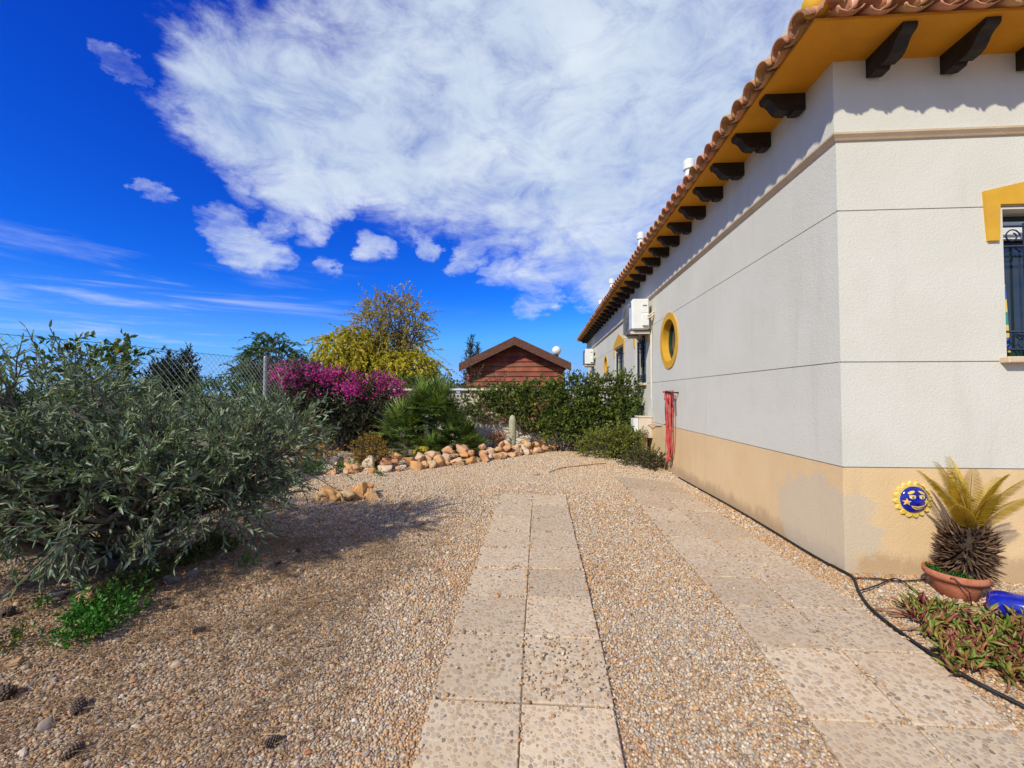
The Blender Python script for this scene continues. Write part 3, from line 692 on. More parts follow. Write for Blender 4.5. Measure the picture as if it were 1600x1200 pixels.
def round_window(c):
    u, z, r = c; n = 48; k = r / .365
    def ring(r0, r1, d0, d1, mb):
        V = []; F = []
        for i in range(n):
            t = 2 * math.pi * i / n
            for rr, dd in ((r0, d0), (r1, d0), (r1, d1), (r0, d1)): V.append(side(u + rr * math.cos(t), z + rr * math.sin(t), dd))
        for i in range(n):
            j = (i + 1) % n
            for e in range(4): F.append((i * 4 + e, i * 4 + (e + 1) % 4, j * 4 + (e + 1) % 4, j * 4 + e))
        return mb.add(V, F)
    w = hp(ring(r - .05, r - .004, -.14, -.10, MB()).build('round_window', M['green_frame']))
    V = [side(u, z, -.125)] + [side(u + (r - .04) * math.cos(2 * math.pi * i / n), z + (r - .04) * math.sin(2 * math.pi * i / n), -.125) for i in range(n)]
    sub(link('pane', mesh('pane', V, [(0, 1 + i, 1 + (i + 1) % n) for i in range(n)]), None, M['glass']), w)
    mb = MB(); fbox(side, u - .025, u + .025, z - r + .03, z + r - .03, -.122, -.092, mb); sub(mb.build('mullion', M['green_frame']), w)
    sub(ring(r, r + .115 * k, -.004, .018, MB()).build('surround', M['yellow']), w)
    sub(ring(r - .0035, r - .0005, -.098, .0, MB()).build('reveal', M['yellow'], smooth=False), w)
round_window(RND); round_window(RND2)

# ------------------------------------------------------------------ things on the house wall
def ac_unit(loc, label):
    """outdoor unit; local x out of the wall is negative, local y along the wall, origin at the near lower wall edge"""
    t = thing('air_conditioner', label, 'air conditioner', loc, 0, 'outdoor air conditioning units')
    c = MB().box(-.40, -.07, 0, .88, 0, .60, .022).build('casing', M['white_metal'], t)
    MB().box(-.407, -.3995, .27, .86, .02, .58).build('fan_grille', M['grey_grille'], t)
    gr = MB()
    for r in np.linspace(.05, .25, 6): gr.tube([(-.412, .565 + r * math.cos(a_), .30 + r * math.sin(a_)) for a_ in np.linspace(0, 2 * math.pi, 25)], .004, 5, False)
    for a_ in np.linspace(0, math.pi, 7)[:-1]: gr.tube([(-.414, .565 + .26 * math.cos(a_), .3 + .26 * math.sin(a_)), (-.414, .565 - .26 * math.cos(a_), .3 - .26 * math.sin(a_))], .004, 5)
    gr.build('fan_guard', M['wire'], t)
    MB().box(-.4085, -.4005, .03, .24, .03, .57).build('side_label', M['ac_label'], t)
    lg = MB()
    lg.tube([(-.4115, .135 + .05 * math.cos(a_), .505 + .05 * math.sin(a_)) for a_ in np.linspace(.5, 5.9, 14)], .010, 6)
    lg.tube([(-.4115, .135, .50), (-.4115, .19, .50)], .010, 6); lg.build('logo', M['logo_blue'], t)
    for i in range(9):
        MB().box(-.4105, -.4088, .06, .10 + .07 * random.random(), .40 - i * .04, .416 - i * .04).build('printed_line', M['ac_print'], t)
    MB().box(-.22, -.09, -.008, .0015, .33, .53, .004).build('service_panel', M['white_metal'], t)
    MB().box(-.20, -.12, -.011, -.0075, .45, .475).build('handle_recess', M['grey_grille'], t)
    MB().box(-.22, -.09, -.05, -.001, .06, .29, .012).build('valve_cover', M['white_metal'], t)
    for dz in (0, .05): MB().tube([(-.12, -.04, .20 + dz), (-.06, -.075, .23 + dz), (-.02, -.09, .27 + dz), (.01, -.06, .28 + dz)], .018, 8).build('pipe', M['beige_metal'], t, True)
    for y in (.08, .76):
        b_ = MB().box(-.42, 0., y, y + .045, -.075, -.03); b_.box(-.04, 0., y, y + .045, -.32 if False else -.09, .20); b_.build('bracket', M['beige_metal'], t)
    MB().box(-.37, -.11, .10, .14, -.03, 0).build('foot', M['grey_grille'], t); MB().box(-.37, -.11, .74, .78, -.03, 0).build('foot', M['grey_grille'], t)
    MB().tube([(-.025, .10, .22), (-.025, .10, -1.35)], .014, 8).build('drain_pipe', M['beige_metal'], t)
    MB().tube([(-.02, .06, .22), (-.02, .06, -1.55)], .008, 6).build('cable', M['white_metal'], t)
    return t
M['logo_blue'] = surf('printed_blue', (.02, .03, .14), (.03, .04, .18), .5, 20)
M['ac_print'] = surf('printed_light_blue', (.30, .40, .62), (.34, .44, .66), .5, 20)
M['ac_label'] = surf('energy_label', (.66, .70, .76), (.70, .73, .78), .45, 8)
ac_unit((HX, 8.22, 2.585), 'white air conditioner unit on bracket above the barred window, nearer one')
ac_unit((HX, 16.45, 2.52), 'distant white air conditioner unit near the far end of house wall')

# garden hose hanging in loops
def build_hose():
    t = thing('garden_hose', 'coiled red garden hose hanging on the white side wall', 'hose', (HX, 7.08, 1.36))
    br = MB().tube([(0, -.02, 0), (-.13, -.02, .0)], .012, 8); br.tube([(-.10, -.30, -.02), (-.10, .19, -.005)], .012, 8)
    br.tube([(0, -.28, -.02), (-.11, -.285, -.02), (-.115, -.30, -.16), (-.11, -.30, -.26)], .013, 8); br.build('hook', M['black_rubber'], t, True)
    for i in range(7):
        yo = -.20 + .06 * i + random.uniform(-.01, .01); w = random.uniform(.05, .12); bot = -random.choice([.62, .98, 1.08, 1.14, 1.2, 1.17, 1.1]); xo = -.06 - .015 * (i % 3)
        P = []
        for s_ in np.linspace(0, 1, 40):
            a_ = 2 * math.pi * s_
            zz = (bot / 2) * (1 - math.cos(a_)) + .015
            wid = w * math.sin(a_) * (.35 + .65 * (1 - math.cos(a_)) / 2)
            dp = (1 - math.cos(a_)) / 2; P.append((xo + .02 * math.sin(a_ * 2 + i) * (1 if i % 2 else .5), yo * (1 - .75 * dp) + wid * (1.1 - .8 * dp ** 3) + .03 * math.sin(2.5 * a_ + i * 1.7) * dp, zz))
        MB().tube(P, .0088, 8, False).build('hose_loop', M['red_hose'], t, True)
    MB().tube([(-.07, .16, -.02), (-.06, .19, -.12), (-.06, .22, -.3), (-.06, .20, -.48), (-.06, .15, -.62)], .011, 8).build('black_end', M['black_rubber'], t, True)
    MB().tube([(-.07, .17, -.02), (-.06, .205, -.14)], [.016, .024], 8).build('nozzle', M['grey_grille'], t, True)
    MB().tube([(-.09, -.15 + .03 * i, -.55 + .012 * math.sin(i)) for i in range(12)], .010, 6).build('tie', M['red_hose'], t, True)
build_hose()
t = thing('utility_box', 'small cream utility cabinet on post fixed to the house wall', 'utility box', (HX, 8.32, 0))
MB().box(-.26, -.002, 0, .34, .46, .86, .008).build('cabinet', M['beige_metal'], t); MB().box(-.275, -.002, -.015, .36, .86, .885, .005).build('lid', M['beige_metal'], t)
MB().box(-.23, -.03, -.008, -.0005, .49, .83, .003).build('door', M['beige_metal'], t); MB().box(-.20, -.08, .12, .22, 0, .46).build('post', M['cornice'], t)
MB().box(-.36, -.265, .05, .3, .50, .84, .005).build('meter_case', M['white_metal'], t)
MB().tube([(-.1, .0, .72), (-.05, -.25, .76), (-.015, -.6, .75)], .009, 6).build('cable', M['beige_metal'], t)

# sun plaque
def build_plaque():
    c = (2.70, HY - .0, .546); t = thing('sun_plaque', 'blue ceramic sun face with yellow rays on sand-coloured plinth', 'plaque', c)
    R = .098
    for i in range(16):
        a_ = 2 * math.pi * (i + .3) / 16; d = Vector((math.cos(a_), 0, math.sin(a_))); s_ = Vector((-math.sin(a_), 0, math.cos(a_)))
        P = []; o = [(0, -.021), (.022, -.024), (.04, -.017), (.052, 0), (.04, .017), (.022, .024), (0, .021)]
        V = [d * (R - .012 + u) + s_ * w + Vector((0, -.003, 0)) for u, w in o] + [d * (R - .012 + u * .82) + s_ * w * .75 + Vector((0, -.017, 0)) for u, w in o]
        n = len(o); F = [tuple(range(n, 2 * n)), tuple(range(n))[::-1]] + [(k, (k + 1) % n, n + (k + 1) % n, n + k) for k in range(n)]
        MB().add(V, F).build('ray', M['plaque_yellow'], t)
    V = []; F = []; n = 32; rings = 7
    for j in range(rings):
        f = j / (rings - 1) * math.pi / 2
        for k in range(n):
            a_ = 2 * math.pi * k / n; V.append((R * math.cos(f) * math.cos(a_), -.012 - .034 * math.sin(f), R * math.cos(f) * math.sin(a_)))
    for j in range(rings - 1):
        for k in range(n): F.append((j * n + k, j * n + (k + 1) % n, (j + 1) * n + (k + 1) % n, (j + 1) * n + k))
    f_ = MB().add(V, F).build('face', M['cobalt'], t, True)
    def dome(x, z): q = min(.999, math.hypot(x, z) / R); return -.012 - .034 * math.sqrt(1 - q * q)
    def patch(name, poly, mat, lift=.004, par=None):
        n = len(poly); V = [(x, dome(x, z) - lift, z) for x, z in poly] + [(x, dome(x, z) + .004, z) for x, z in poly]
        cx = sum(p[0] for p in poly) / n; cz = sum(p[1] for p in poly) / n; V.append((cx, dome(cx, cz) - lift - .002, cz))
        F = [(k, (k + 1) % n, 2 * n) for k in range(n)] + [(k, n + k, n + (k + 1) % n, (k + 1) % n) for k in range(n)]
        return MB().add(V, F).build(name, mat, par or f_)
    def ell(x, z, a_, b_, rot=0, n=14): return [(x + a_ * math.cos(q) * math.cos(rot) - b_ * math.sin(q) * math.sin(rot), z + a_ * math.cos(q) * math.sin(rot) + b_ * math.sin(q) * math.cos(rot)) for q in np.linspace(0, 2 * math.pi, n + 1)[:-1]]
    for s_ in (-1, 1):
        patch('eyebrow', ell(s_ * .034 - .002, .056, .023, .0085, -s_ * .45), M['plaque_yellow'], .006)
        patch('eye', ell(s_ * .032, .024, .019, .0125), M['plaque_white'], .004)
        patch('eyelid', ell(s_ * .032, .033, .021, .005), M['plaque_yellow'], .006)
        patch('iris', ell(s_ * .032 + .001, .023, .0072, .0085), M['bark'], .0062)
        patch('star', [(s_ * .066 + (.026 if k % 2 == 0 else .011) * math.sin(k * math.pi / 5) * (.8 if s_ > 0 else 1), -.012 + (.026 if k % 2 == 0 else .011) * math.cos(k * math.pi / 5)) for k in range(10)], M['plaque_yellow'], .005)
        patch('star_centre', ell(s_ * .066, -.012, .008, .008), M['plaque_orange'], .0075)
    patch('nose', [(0.0, .03), (.006, .0), (.016, -.016), (.010, -.024), (-.010, -.024), (-.016, -.016), (-.006, .0)], M['cobalt'], .014)
    patch('lip', [(-.042, -.036), (-.014, -.041), (.006, -.043), (.022, -.040), (.046, -.033), (.036, -.052), (.016, -.063), (-.012, -.064), (-.032, -.053)], M['plaque_yellow'], .006)
    patch('mouth_line', [(-.034, -.042), (.0, -.048), (.038, -.039), (.034, -.045), (.0, -.054), (-.03, -.047)], M['terracotta'], .010)
build_plaque()

# ================================================================== boundaries
BY = 9.32                                    # the garden's back wall
def build_back_wall():
    t = thing('garden_wall', 'low cream garden wall topped with pierced concrete blocks at the back', 'wall', (-1.4, BY, 0))
    def add(o): o.parent = t; o.matrix_parent_inverse = Matrix.Translation((1.4, -BY, 0)); return o
    add(MB().box(-5.0, HX - .003, BY, BY + .18, -.2, .655).build('wall_base', M['cream']))
    add(MB().box(-5.03, HX - .003, BY - .03, BY + .21, 1.405, 1.45, .006).build('coping', M['cream']))
    # one pierced block: frame, diagonal cross and a ring in the middle
    mb = MB(); s = .25; d0, d1 = -.045, .045; f = .018
    for q in ((0, s, 0, f), (0, s, s - f, s), (0, f, f, s - f), (s - f, s, f, s - f)): mb.box(q[0], q[1], d0, d1, q[2], q[3])
    n = 8; c = s / 2
    for k in range(4):
        a_ = math.pi / 4 + k * math.pi / 2; u = Vector((math.cos(a_), 0, math.sin(a_))); w = Vector((-math.sin(a_), 0, math.cos(a_))); C = Vector((c, 0, c))
        p0 = C + u * .045; p1 = C + u * (c * 1.40 - .012)
        V = [p0 - w * .02, p0 + w * .02, p1 + w * .012, p1 - w * .012]
        V = [v + Vector((0, d0 + .004, 0)) for v in V] + [v + Vector((0, d1 - .004, 0)) for v in V]
        mb.add(V, [(0, 1, 2, 3), (7, 6, 5, 4), (0, 4, 5, 1), (1, 5, 6, 2), (2, 6, 7, 3), (3, 7, 4, 0)])
    V = []; F = []
    for i in range(16):
        q = 2 * math.pi * i / 16
        for r, d in ((.028, d0), (.056, d0), (.056, d1), (.028, d1)): V.append((c + r * math.cos(q), d, c + r * math.sin(q)))
    for i in range(16):
        j = (i + 1) % 16
        for e in range(4): F.append((i * 4 + e, i * 4 + (e + 1) % 4, j * 4 + (e + 1) % 4, j * 4 + e))
    mb.add(V, F); me = mesh('lattice_block', mb.V, mb.F); fixn(me); me.materials.append(M['lattice'])
    for r in range(3):
        for i in range(28):
            o = bpy.data.objects.new('lattice_block', me); COL.objects.link(o); add(o); o.location = (-4.98 + i * .2515, BY + .09, .656 + r * .25)
build_back_wall()

FX = -5.0
def build_fence():
    t = thing('chain_link_fence', 'rusty grey chain-link fence with metal posts behind the olive', 'fence', (FX, 5, 0))
    def add(o): o.parent = t; o.matrix_parent_inverse = Matrix.Translation((-FX, -5, 0)); return o
    ya, yb = .6, BY; zt = lambda y: 1.88 + .022 * (y - 3.5)
    for y in (2.08, 4.67, 7.25, 9.22):
        add(MB().lathe([(.03, -.1), (.03, zt(y) + .03), (.024, zt(y) + .045)], 10, (FX + .035, y, 0)).build('post', M['post']))
    V = []; F = []; s = .092
    # wires zig-zag; each is bent slightly out of plane where it hooks its neighbour
    def wire(P, r=.0028):
        P = np.array(P); n = len(P); b = len(V)
        for p in P:
            for k in range(3): a_ = 2.094 * k; V.append((p[0] + r * math.cos(a_), p[1] + r * .7 * math.sin(a_), p[2] + r * .7 * math.sin(a_)))
        for i in range(n - 1):
            for k in range(3): F.append((b + i * 3 + k, b + i * 3 + (k + 1) % 3, b + (i + 1) * 3 + (k + 1) % 3, b + (i + 1) * 3 + k))
    ncol = int((yb - ya) / s)
    for i in range(ncol):
        y0 = ya + i * s; m = int(zt(y0) / (s * .5)) + 1; P = []
        for k in range(m + 1):
            z = k * s * .5; yy = y0 + (s * .5 if k % 2 else -s * .0); dx = .012 * math.sin(y0 * 1.7 + z * 2)
            P.append((FX + dx + (.004 if k % 2 else -.004), yy + .01 * math.sin(z * 5 + y0), z + zt(y0) - m * s * .5))
        wire(P)
    # mirror family so that the diamonds close
    for i in range(ncol):
        y0 = ya + i * s; m = int(zt(y0) / (s * .5)) + 1; P = []
        for k in range(m + 1):
            z = k * s * .5; yy = y0 + (s * .5 if k % 2 else s); dx = .012 * math.sin(y0 * 1.7 + z * 2)
            P.append((FX + dx + (-.004 if k % 2 else .004), yy + .01 * math.sin(z * 5 + y0), z + zt(y0) - m * s * .5))
        wire(P)
    o = add(link('wire_mesh', npmesh('wire_mesh', V, F), None, M['wire'])); o['kind'] = 'stuff'
    w = MB()
    for f in (.0, .8): w.tube([(FX + .004, y, zt(y) - f - .012 * math.sin((y - 2.08) / 2.58 * math.pi) ** 2) for y in np.arange(ya, yb, .3)], .0032, 5)
    add(w.build('line_wire', M['wire']))
build_fence()

# ------------------------------------------------------------------ garden shed behind the wall
def build_shed():
    SY = 12.0; xa, xb = -2.10, .74; zc = (xa + xb) / 2; ze = 2.05; za = 2.72
    t = thing('garden_shed', 'red-brown wooden garden shed with gabled roof beyond the wall', 'shed', (zc, SY, 0))
    def add(o): o.parent = t; o.matrix_parent_inverse = Matrix.Translation((-zc, -SY, 0)); return o
    h = .142; z = 0.; k = 0
    top = lambda x: za - (za - ze) * abs(x - zc) / ((xb - xa) / 2)
    while z < za - .03:
        z1 = min(z + h - .010, za - .01)
        def ext(q): return xa if q <= ze else zc - (za - q) / (za - ze) * (xb - xa) / 2
        l0, l1 = ext(z), ext(z1)
        V = [(l0, SY - .012, z), (2 * zc - l0, SY - .012, z), (2 * zc - l1, SY + .018, z1), (l1, SY + .018, z1), (l0, SY + .045, z), (2 * zc - l0, SY + .045, z), (2 * zc - l1, SY + .045, z1), (l1, SY + .045, z1)]
        add(MB().add(V, [(0, 1, 2, 3), (7, 6, 5, 4), (0, 4, 5, 1), (1, 5, 6, 2), (2, 6, 7, 3), (3, 7, 4, 0)]).build('board', M['shedwood'])); z += h
    add(MB().prism([(xa + .01, 0), (xb - .01, 0), (xb - .01, ze), (zc, za - .01), (xa + .01, ze)], lambda p: (p[0], SY + .047, p[1]), lambda p: (p[0], SY + .06, p[1])).build('gable_lining', M['shedroof']))
    add(MB().box(xa + .02, xb - .02, SY + .062, SY + 3, 0, ze - .05).build('side_walls', M['shedwood']))
    for s_ in (-1, 1):
        e = zc + s_ * (xb - xa) / 2 * 1.115; zb = za + .20 - (za - ze) * 1.115
        V = []
        for y in (SY - .30, SY + 3.2):
            V += [(zc, y, za + .22), (e, y, zb + .02), (e, y, zb - .015), (zc, y, za + .185)]
        add(MB().add(V, [(0, 1, 2, 3), (4, 7, 6, 5), (0, 4, 5, 1), (1, 5, 6, 2), (2, 6, 7, 3), (3, 7, 4, 0)]).build('roof_slope', M['shedroof']))
        V = []
        for y in (SY - .345, SY - .302):
            V += [(zc, y, za + .235), (e, y, zb + .03), (e, y, zb - .20), (zc, y, za + .0)]
        add(MB().add(V, [(0, 1, 2, 3), (4, 7, 6, 5), (0, 4, 5, 1), (1, 5, 6, 2), (2, 6, 7, 3), (3, 7, 4, 0)]).build('bargeboard', M['shedroof']))
build_shed()
t = thing('globe_lamp', 'white globe lamp on a post rising behind the shed roof', 'lamp', (.62, 14.6, 0))
V0, F0 = ico(2); o = link('globe', npmesh('globe', V0 * .16, F0, smooth=True), t, M['white_metal']); o.location = (0, 0, 2.86)
MB().lathe([(.05, 0), (.04, .3), (.03, 2.6), (.07, 2.66), (.07, 2.72)], 12).build('post', M['iron'], t)

# ================================================================== plants
def rnd_in(e, n, shell=0.):
    c, r = np.array(e[:3]), np.array(e[3:6]); d = unit(rng.normal(size=(n, 3))); q = rng.random(n) ** (1 / 3); q = shell + (1 - shell) * q
    return c + d * q[:, None] * r, d
def tubes(name, paths, mat, parent, n=5):
    mb = MB()
    for P, R in paths: mb.tube(P, R, n, False)
    me = mesh(name, mb.V, mb.F, True); return link(name, me, parent, mat)
def bend(p, q, k=.15, n=5, up=0.):
    p, q = np.array(p, float), np.array(q, float); L = np.linalg.norm(q - p); o = rng.normal(size=3) * k * L; o[2] += up * L
    return [tuple(p + (q - p) * s + o * math.sin(math.pi * s)) for s in np.linspace(0, 1, n)]
def shrub(name, label, cat, ells, ntw, nlf, L, W, mat, base, group=None, kind='quad', tw=.28, shell=.45, stems=10, up=.35, trunk=.03, tbias=0., zmin=.0, spread=.9, drop=0., trange=(0., 1.), barkmat='twig', foliage='foliage', top=None, into=None, stemname='stem'):
    """stems from the base to the crown, twigs from the stems, leaves in ranks along the twigs"""
    t = into or thing(name, label, cat, tuple(base), 0, group); B = np.array(base, float)
    w = np.array([e[3] * e[4] * e[5] for e in ells]) ** (2 / 3); w /= w.sum()
    P = []; D = []
    for e, f in zip(ells, w):
        p, d = rnd_in(e, max(1, int(ntw * f)), shell); P.append(p); D.append(d)
    P = np.concatenate(P); D = np.concatenate(D)
    k = P[:, 2] > gz(P[:, 0], P[:, 1]) + zmin + .03
    if top is not None: k &= top(P)
    P = P[k]; D = D[k]
    D = unit(D + rng.normal(size=D.shape) * .55 + np.array([0, 0, up]))
    n = len(P); tl = tw * rng.uniform(.45, 1.55, n)
    s = np.linspace(.0, 1., nlf)[None, :, None]
    cur = rng.normal(size=(n, 3)) * .22; cur[:, 2] -= drop
    LP = P[:, None] + D[:, None] * s * tl[:, None, None] + cur[:, None] * (s ** 2) * tl[:, None, None]
    ax = unit(D[:, None] + cur[:, None] * 2 * s)
    rd = unit(np.cross(ax, rng.normal(size=(n, nlf, 3)))); LD = unit(ax + rd * spread)
    LP = LP.reshape(-1, 3); LD = LD.reshape(-1, 3); m = len(LP)
    ok = LP[:, 2] > gz(LP[:, 0], LP[:, 1]) + zmin; LP = LP[ok]; LD = LD[ok]
    tw_t = np.repeat(rng.random(n), nlf)[ok]; m = len(LP)
    tt = np.clip(.5 * tw_t + .5 * rng.random(m) + tbias, 0, 1) * (trange[1] - trange[0]) + trange[0]
    me = leafmesh(foliage, LP, LD, L * rng.uniform(.6, 1.2, m), W * rng.uniform(.7, 1.2, m), tt, kind, up=(0, 0, .8))
    me.transform(Matrix.Translation(-Vector(base))); link(foliage, me, t, mat)
    paths = []
    idx = rng.choice(n, min(n, stems * 14), replace=False)
    lead = P[idx[:stems]]; lead = lead * .75 + B * .25 + np.array([0, 0, .0])
    for q in lead: paths.append((bend((0, 0, -.02), q - B, .12, 6, .05), list(np.linspace(trunk, trunk * .35, 6))))
    for j in idx[stems:]:
        q0 = lead[np.argmin(((lead - P[j]) ** 2).sum(1))]; s0 = rng.uniform(.5, 1.)
        paths.append((bend(B * (1 - s0) + q0 * s0 - B, P[j] - B, .12, 4), list(np.linspace(trunk * .33, trunk * .14, 4))))
    tubes(stemname, paths, M[barkmat], t, 5)
    # the twigs that carry the leaves
    tp = [([tuple(LPt - B) for LPt in (P[j], P[j] + D[j] * tl[j] * .5 + cur[j] * tl[j] * .25, P[j] + (D[j] + cur[j]) * tl[j])], [trunk * .12, trunk * .09, trunk * .05]) for j in range(0, n, 1)]
    if n < 5000: tubes('twigs', tp, M[barkmat], t, 3)
    return t
M['olive'] = leafmat('olive_leaf', [(0., (.05, .085, .028)), (.35, (.11, .165, .062)), (.75, (.20, .27, .11)), (1., (.42, .43, .20))], .28, .42, back=(.25, .32, .185), spec=.4)
M['boug'] = leafmat('bougainvillea_leaf', [(0., (.020, .030, .014)), (.6, (.045, .065, .024)), (.85, (.10, .07, .035)), (1., (.13, .16, .04))], .25)
M['bract'] = leafmat('magenta_bract', [(0., (.42, .015, .13)), (.5, (.56, .03, .29)), (.85, (.66, .06, .40)), (1., (.70, .11, .20))], .35, .6)
M['ivy'] = leafmat('creeper_leaf', [(0., (.04, .07, .014)), (.45, (.10, .155, .028)), (.75, (.19, .24, .04)), (.88, (.33, .33, .06)), (1., (.60, .52, .10))], .32, .45)
M['lime'] = leafmat('yellow_green_leaf', [(0., (.07, .095, .016)), (.5, (.17, .20, .03)), (1., (.34, .33, .055))], .3)
M['dull'] = leafmat('dull_shrub_leaf', [(0., (.05, .045, .022)), (.5, (.085, .085, .035)), (1., (.16, .17, .06))], .25)
M['palm'] = leafmat('fan_palm_leaf', [(0., (.035, .075, .018)), (.45, (.10, .175, .032)), (.8, (.22, .28, .055)), (1., (.46, .38, .09))], .24, .36, spec=.5, rnd=.6)
M['rust'] = leafmat('rust_succulent', [(0., (.14, .09, .015)), (.5, (.32, .20, .03)), (1., (.46, .27, .06))], .2)
M['weed'] = leafmat('weed_leaf', [(0., (.025, .10, .012)), (.5, (.05, .19, .02)), (1., (.14, .28, .04))], .3)
M['grass'] = leafmat('low_plant', [(0., (.05, .07, .02)), (.5, (.10, .13, .03)), (1., (.24, .26, .06))], .3)
M['ytree'] = leafmat('yellow_tree_leaf', [(0., (.30, .26, .02)), (.4, (.52, .44, .025)), (.75, (.66, .55, .035)), (1., (.72, .60, .07))], .42)
M['ytop'] = leafmat('thin_tree_leaf', [(0., (.28, .19, .06)), (.5, (.44, .34, .08)), (1., (.56, .48, .08))], .35)
M['gtree'] = leafmat('green_tree_leaf', [(0., (.03, .075, .028)), (.5, (.07, .15, .045)), (1., (.14, .23, .06))], .3)
M['cypress'] = leafmat('cypress_leaf', [(0., (.018, .036, .018)), (.6, (.035, .062, .026)), (1., (.07, .10, .04))], .15)
M['citrus'] = leafmat('glossy_leaf', [(0., (.03, .07, .015)), (.5, (.07, .13, .025)), (.85, (.20, .26, .04)), (1., (.40, .32, .06))], .3, .35, spec=.5)
M['cycad'] = leafmat('cycad_leaf', [(0., (.52, .34, .03)), (.5, (.76, .53, .05)), (1., (.80, .64, .11))], .45)
M['cyc_dead'] = leafmat('dead_leaf_base', [(0., (.09, .05, .03)), (.5, (.20, .115, .065)), (.85, (.34, .21, .12)), (1., (.50, .34, .20))], .1, .8)
M['ice'] = leafmat('ice_plant_leaf', [(0., (.09, .16, .02)), (.35, (.17, .25, .035)), (.55, (.28, .27, .05)), (.7, (.36, .16, .06)), (1., (.26, .05, .06))], .15, .4, spec=.4)
M['needle'] = leafmat('dry_needle', [(0., (.16, .09, .045)), (.5, (.30, .19, .10)), (1., (.50, .35, .20))], .2, .8)

# the olive tree at the left
OB = (-3.1, 3.0, float(gz(-3.1, 3.0)))
OE = [(-2.68, 3.15, .80, .66, .58, .38), (-3.65, 2.85, .96, .75, .8, .50), (-3.0, 2.57, .66, .68, .45, .33), (-2.2, 3.3, .90, .36, .40, .26), (-3.65, 2.3, .82, .6, .42, .42), (-2.45, 2.95, .52, .36, .32, .22)]
ot = shrub('olive_tree', 'bushy grey-green olive tree spreading over the gravel at left', 'tree', OE, 1750, 16, .066, .0148, M['olive'], OB, None, 'lance', .25, .15, 26, .20, .05, 0., .10, .75, barkmat='bark', foliage='crown', stemname='trunk')
# creeper and shrub along the fence
shrub('climbing_citrus', 'glossy green climber topping the wire fence above the olive', 'plant', [(-4.75, 4.15, 1.60, .16, .40, .18), (-4.78, 4.5, 1.74, .08, .22, .06), (-4.75, 3.9, 1.82, .06, .10, .06)], 62, 10, .085, .040, M['citrus'], (-4.8, 4.0, 0), None, 'broad', .15, .2, 5, .4, .014)
shrub('wild_oleander', 'dark narrow-leaved shoot at the extreme left by the fence', 'plant', [(-4.95, 3.15, 1.72, .10, .14, .16)], 10, 9, .15, .022, M['boug'], (-4.92, 3.2, 0), None, 'lance', .2, .2, 3, .6, .012)
# bougainvillea in the back corner
BE = [(-4.7, 8.55, 1.12, .72, .40, .66), (-4.0, 8.65, 1.0, .70, .38, .66), (-3.4, 8.75, .92, .42, .34, .64), (-4.95, 8.25, 1.40, .36, .42, .40), (-4.3, 8.5, .55, 1.0, .42, .42), (-5.15, 8.6, 1.40, .35, .36, .28)]
bt = shrub('bougainvillea', 'bougainvillea with magenta flowers along the fence behind the olive', 'shrub', BE, 1150, 14, .062, .040, M['boug'], (-4.2, 8.7, .08), None, 'quad', .28, .35, 16, .35, .035, 0., .22)
def bracts():
    P = []
    C = []
    for e in BE[:4]:
        p, d = rnd_in(e, 210, .8); k = (d[:, 2] > .28) & (d[:, 1] < .35) | (d[:, 2] > .75); C.append(p[k] + d[k] * .17)
    C = np.concatenate(C); C = C[(np.sin(C[:, 0] * 6.1 + C[:, 2] * 5) > -.5) | (rng.random(len(C)) < .3)]
    n = 15; P = (C[:, None] + rng.normal(size=(len(C), n, 3)) * np.array([.085, .07, .06])).reshape(-1, 3)
    me = leafmesh('flowers', P, rng.normal(size=P.shape) + np.array([0, -.3, .5]), .048, .042, np.clip(np.repeat(rng.random(len(C)), n) * .6 + rng.random(len(P)) * .4, 0, 1), 'quad')
    me.transform(Matrix.Translation((4.2, -8.7, -.08))); link('flowers', me, bt, M['bract'])
bracts()
# creeper hedge on the back wall
HE = [(.0, 9.08, 1.10, .60, .22, .52), (.72, 9.08, 1.18, .58, .22, .54), (1.35, 9.08, 1.22, .55, .22, .52), (1.86, 9.05, 1.22, .25, .2, .54), (-.62, 9.14, 1.15, .5, .16, .34), (-1.2, 9.17, 1.10, .45, .12, .28), (.42, 8.98, .58, .34, .24, .40), (1.1, 9.05, .8, .45, .18, .34), (1.75, 8.95, .75, .3, .22, .42)]
shrub('wall_creeper', 'leafy green creeper with yellow flecks covering the back wall', 'creeper', HE, 3000, 12, .052, .038, M['ivy'], (.5, 9.1, .05), None, 'broad', .13, .45, 14, .15, .022, 0., .25)
shrub('yellow_green_bush', 'rounded yellow-green bush at the foot of the creeper by house', 'bush', [(1.30, 8.35, .30, .48, .36, .24), (1.72, 8.3, .36, .26, .3, .30)], 480, 14, .05, .027, M['lime'], (1.5, 8.35, .03), None, 'quad', .15, .4, 10, .4, .012, 0., .04)
shrub('low_dull_bush', 'low brownish green bush against the wall under the hose', 'bush', [(1.80, 7.62, .13, .34, .24, .13), (2.0, 7.40, .12, .16, .18, .13)], 230, 13, .042, .022, M['dull'], (1.85, 7.55, .0), None, 'quad', .13, .3, 8, .4, .009, 0., .02)
shrub('hedge', 'green hedge beyond the wall left of the shed', 'hedge', [(-2.75, 10.4, 1.05, .75, .4, .68), (-3.6, 10.6, .95, .6, .4, .72), (-2.1, 10.3, 1.0, .4, .3, .6)], 560, 13, .075, .05, M['ivy'], (-2.8, 10.4, .05), None, 'quad', .28, .4, 8, .4, .025, -.05)
shrub('bare_vine', 'dry brownish vine on the coping in front of shed', 'vine', [(-1.45, 9.55, 1.52, .45, .10, .20), (-.8, 9.5, 1.5, .4, .1, .16)], 110, 9, .05, .03, M['dull'], (-1.2, 9.55, .1), None, 'quad', .22, .2, 6, .3, .012)

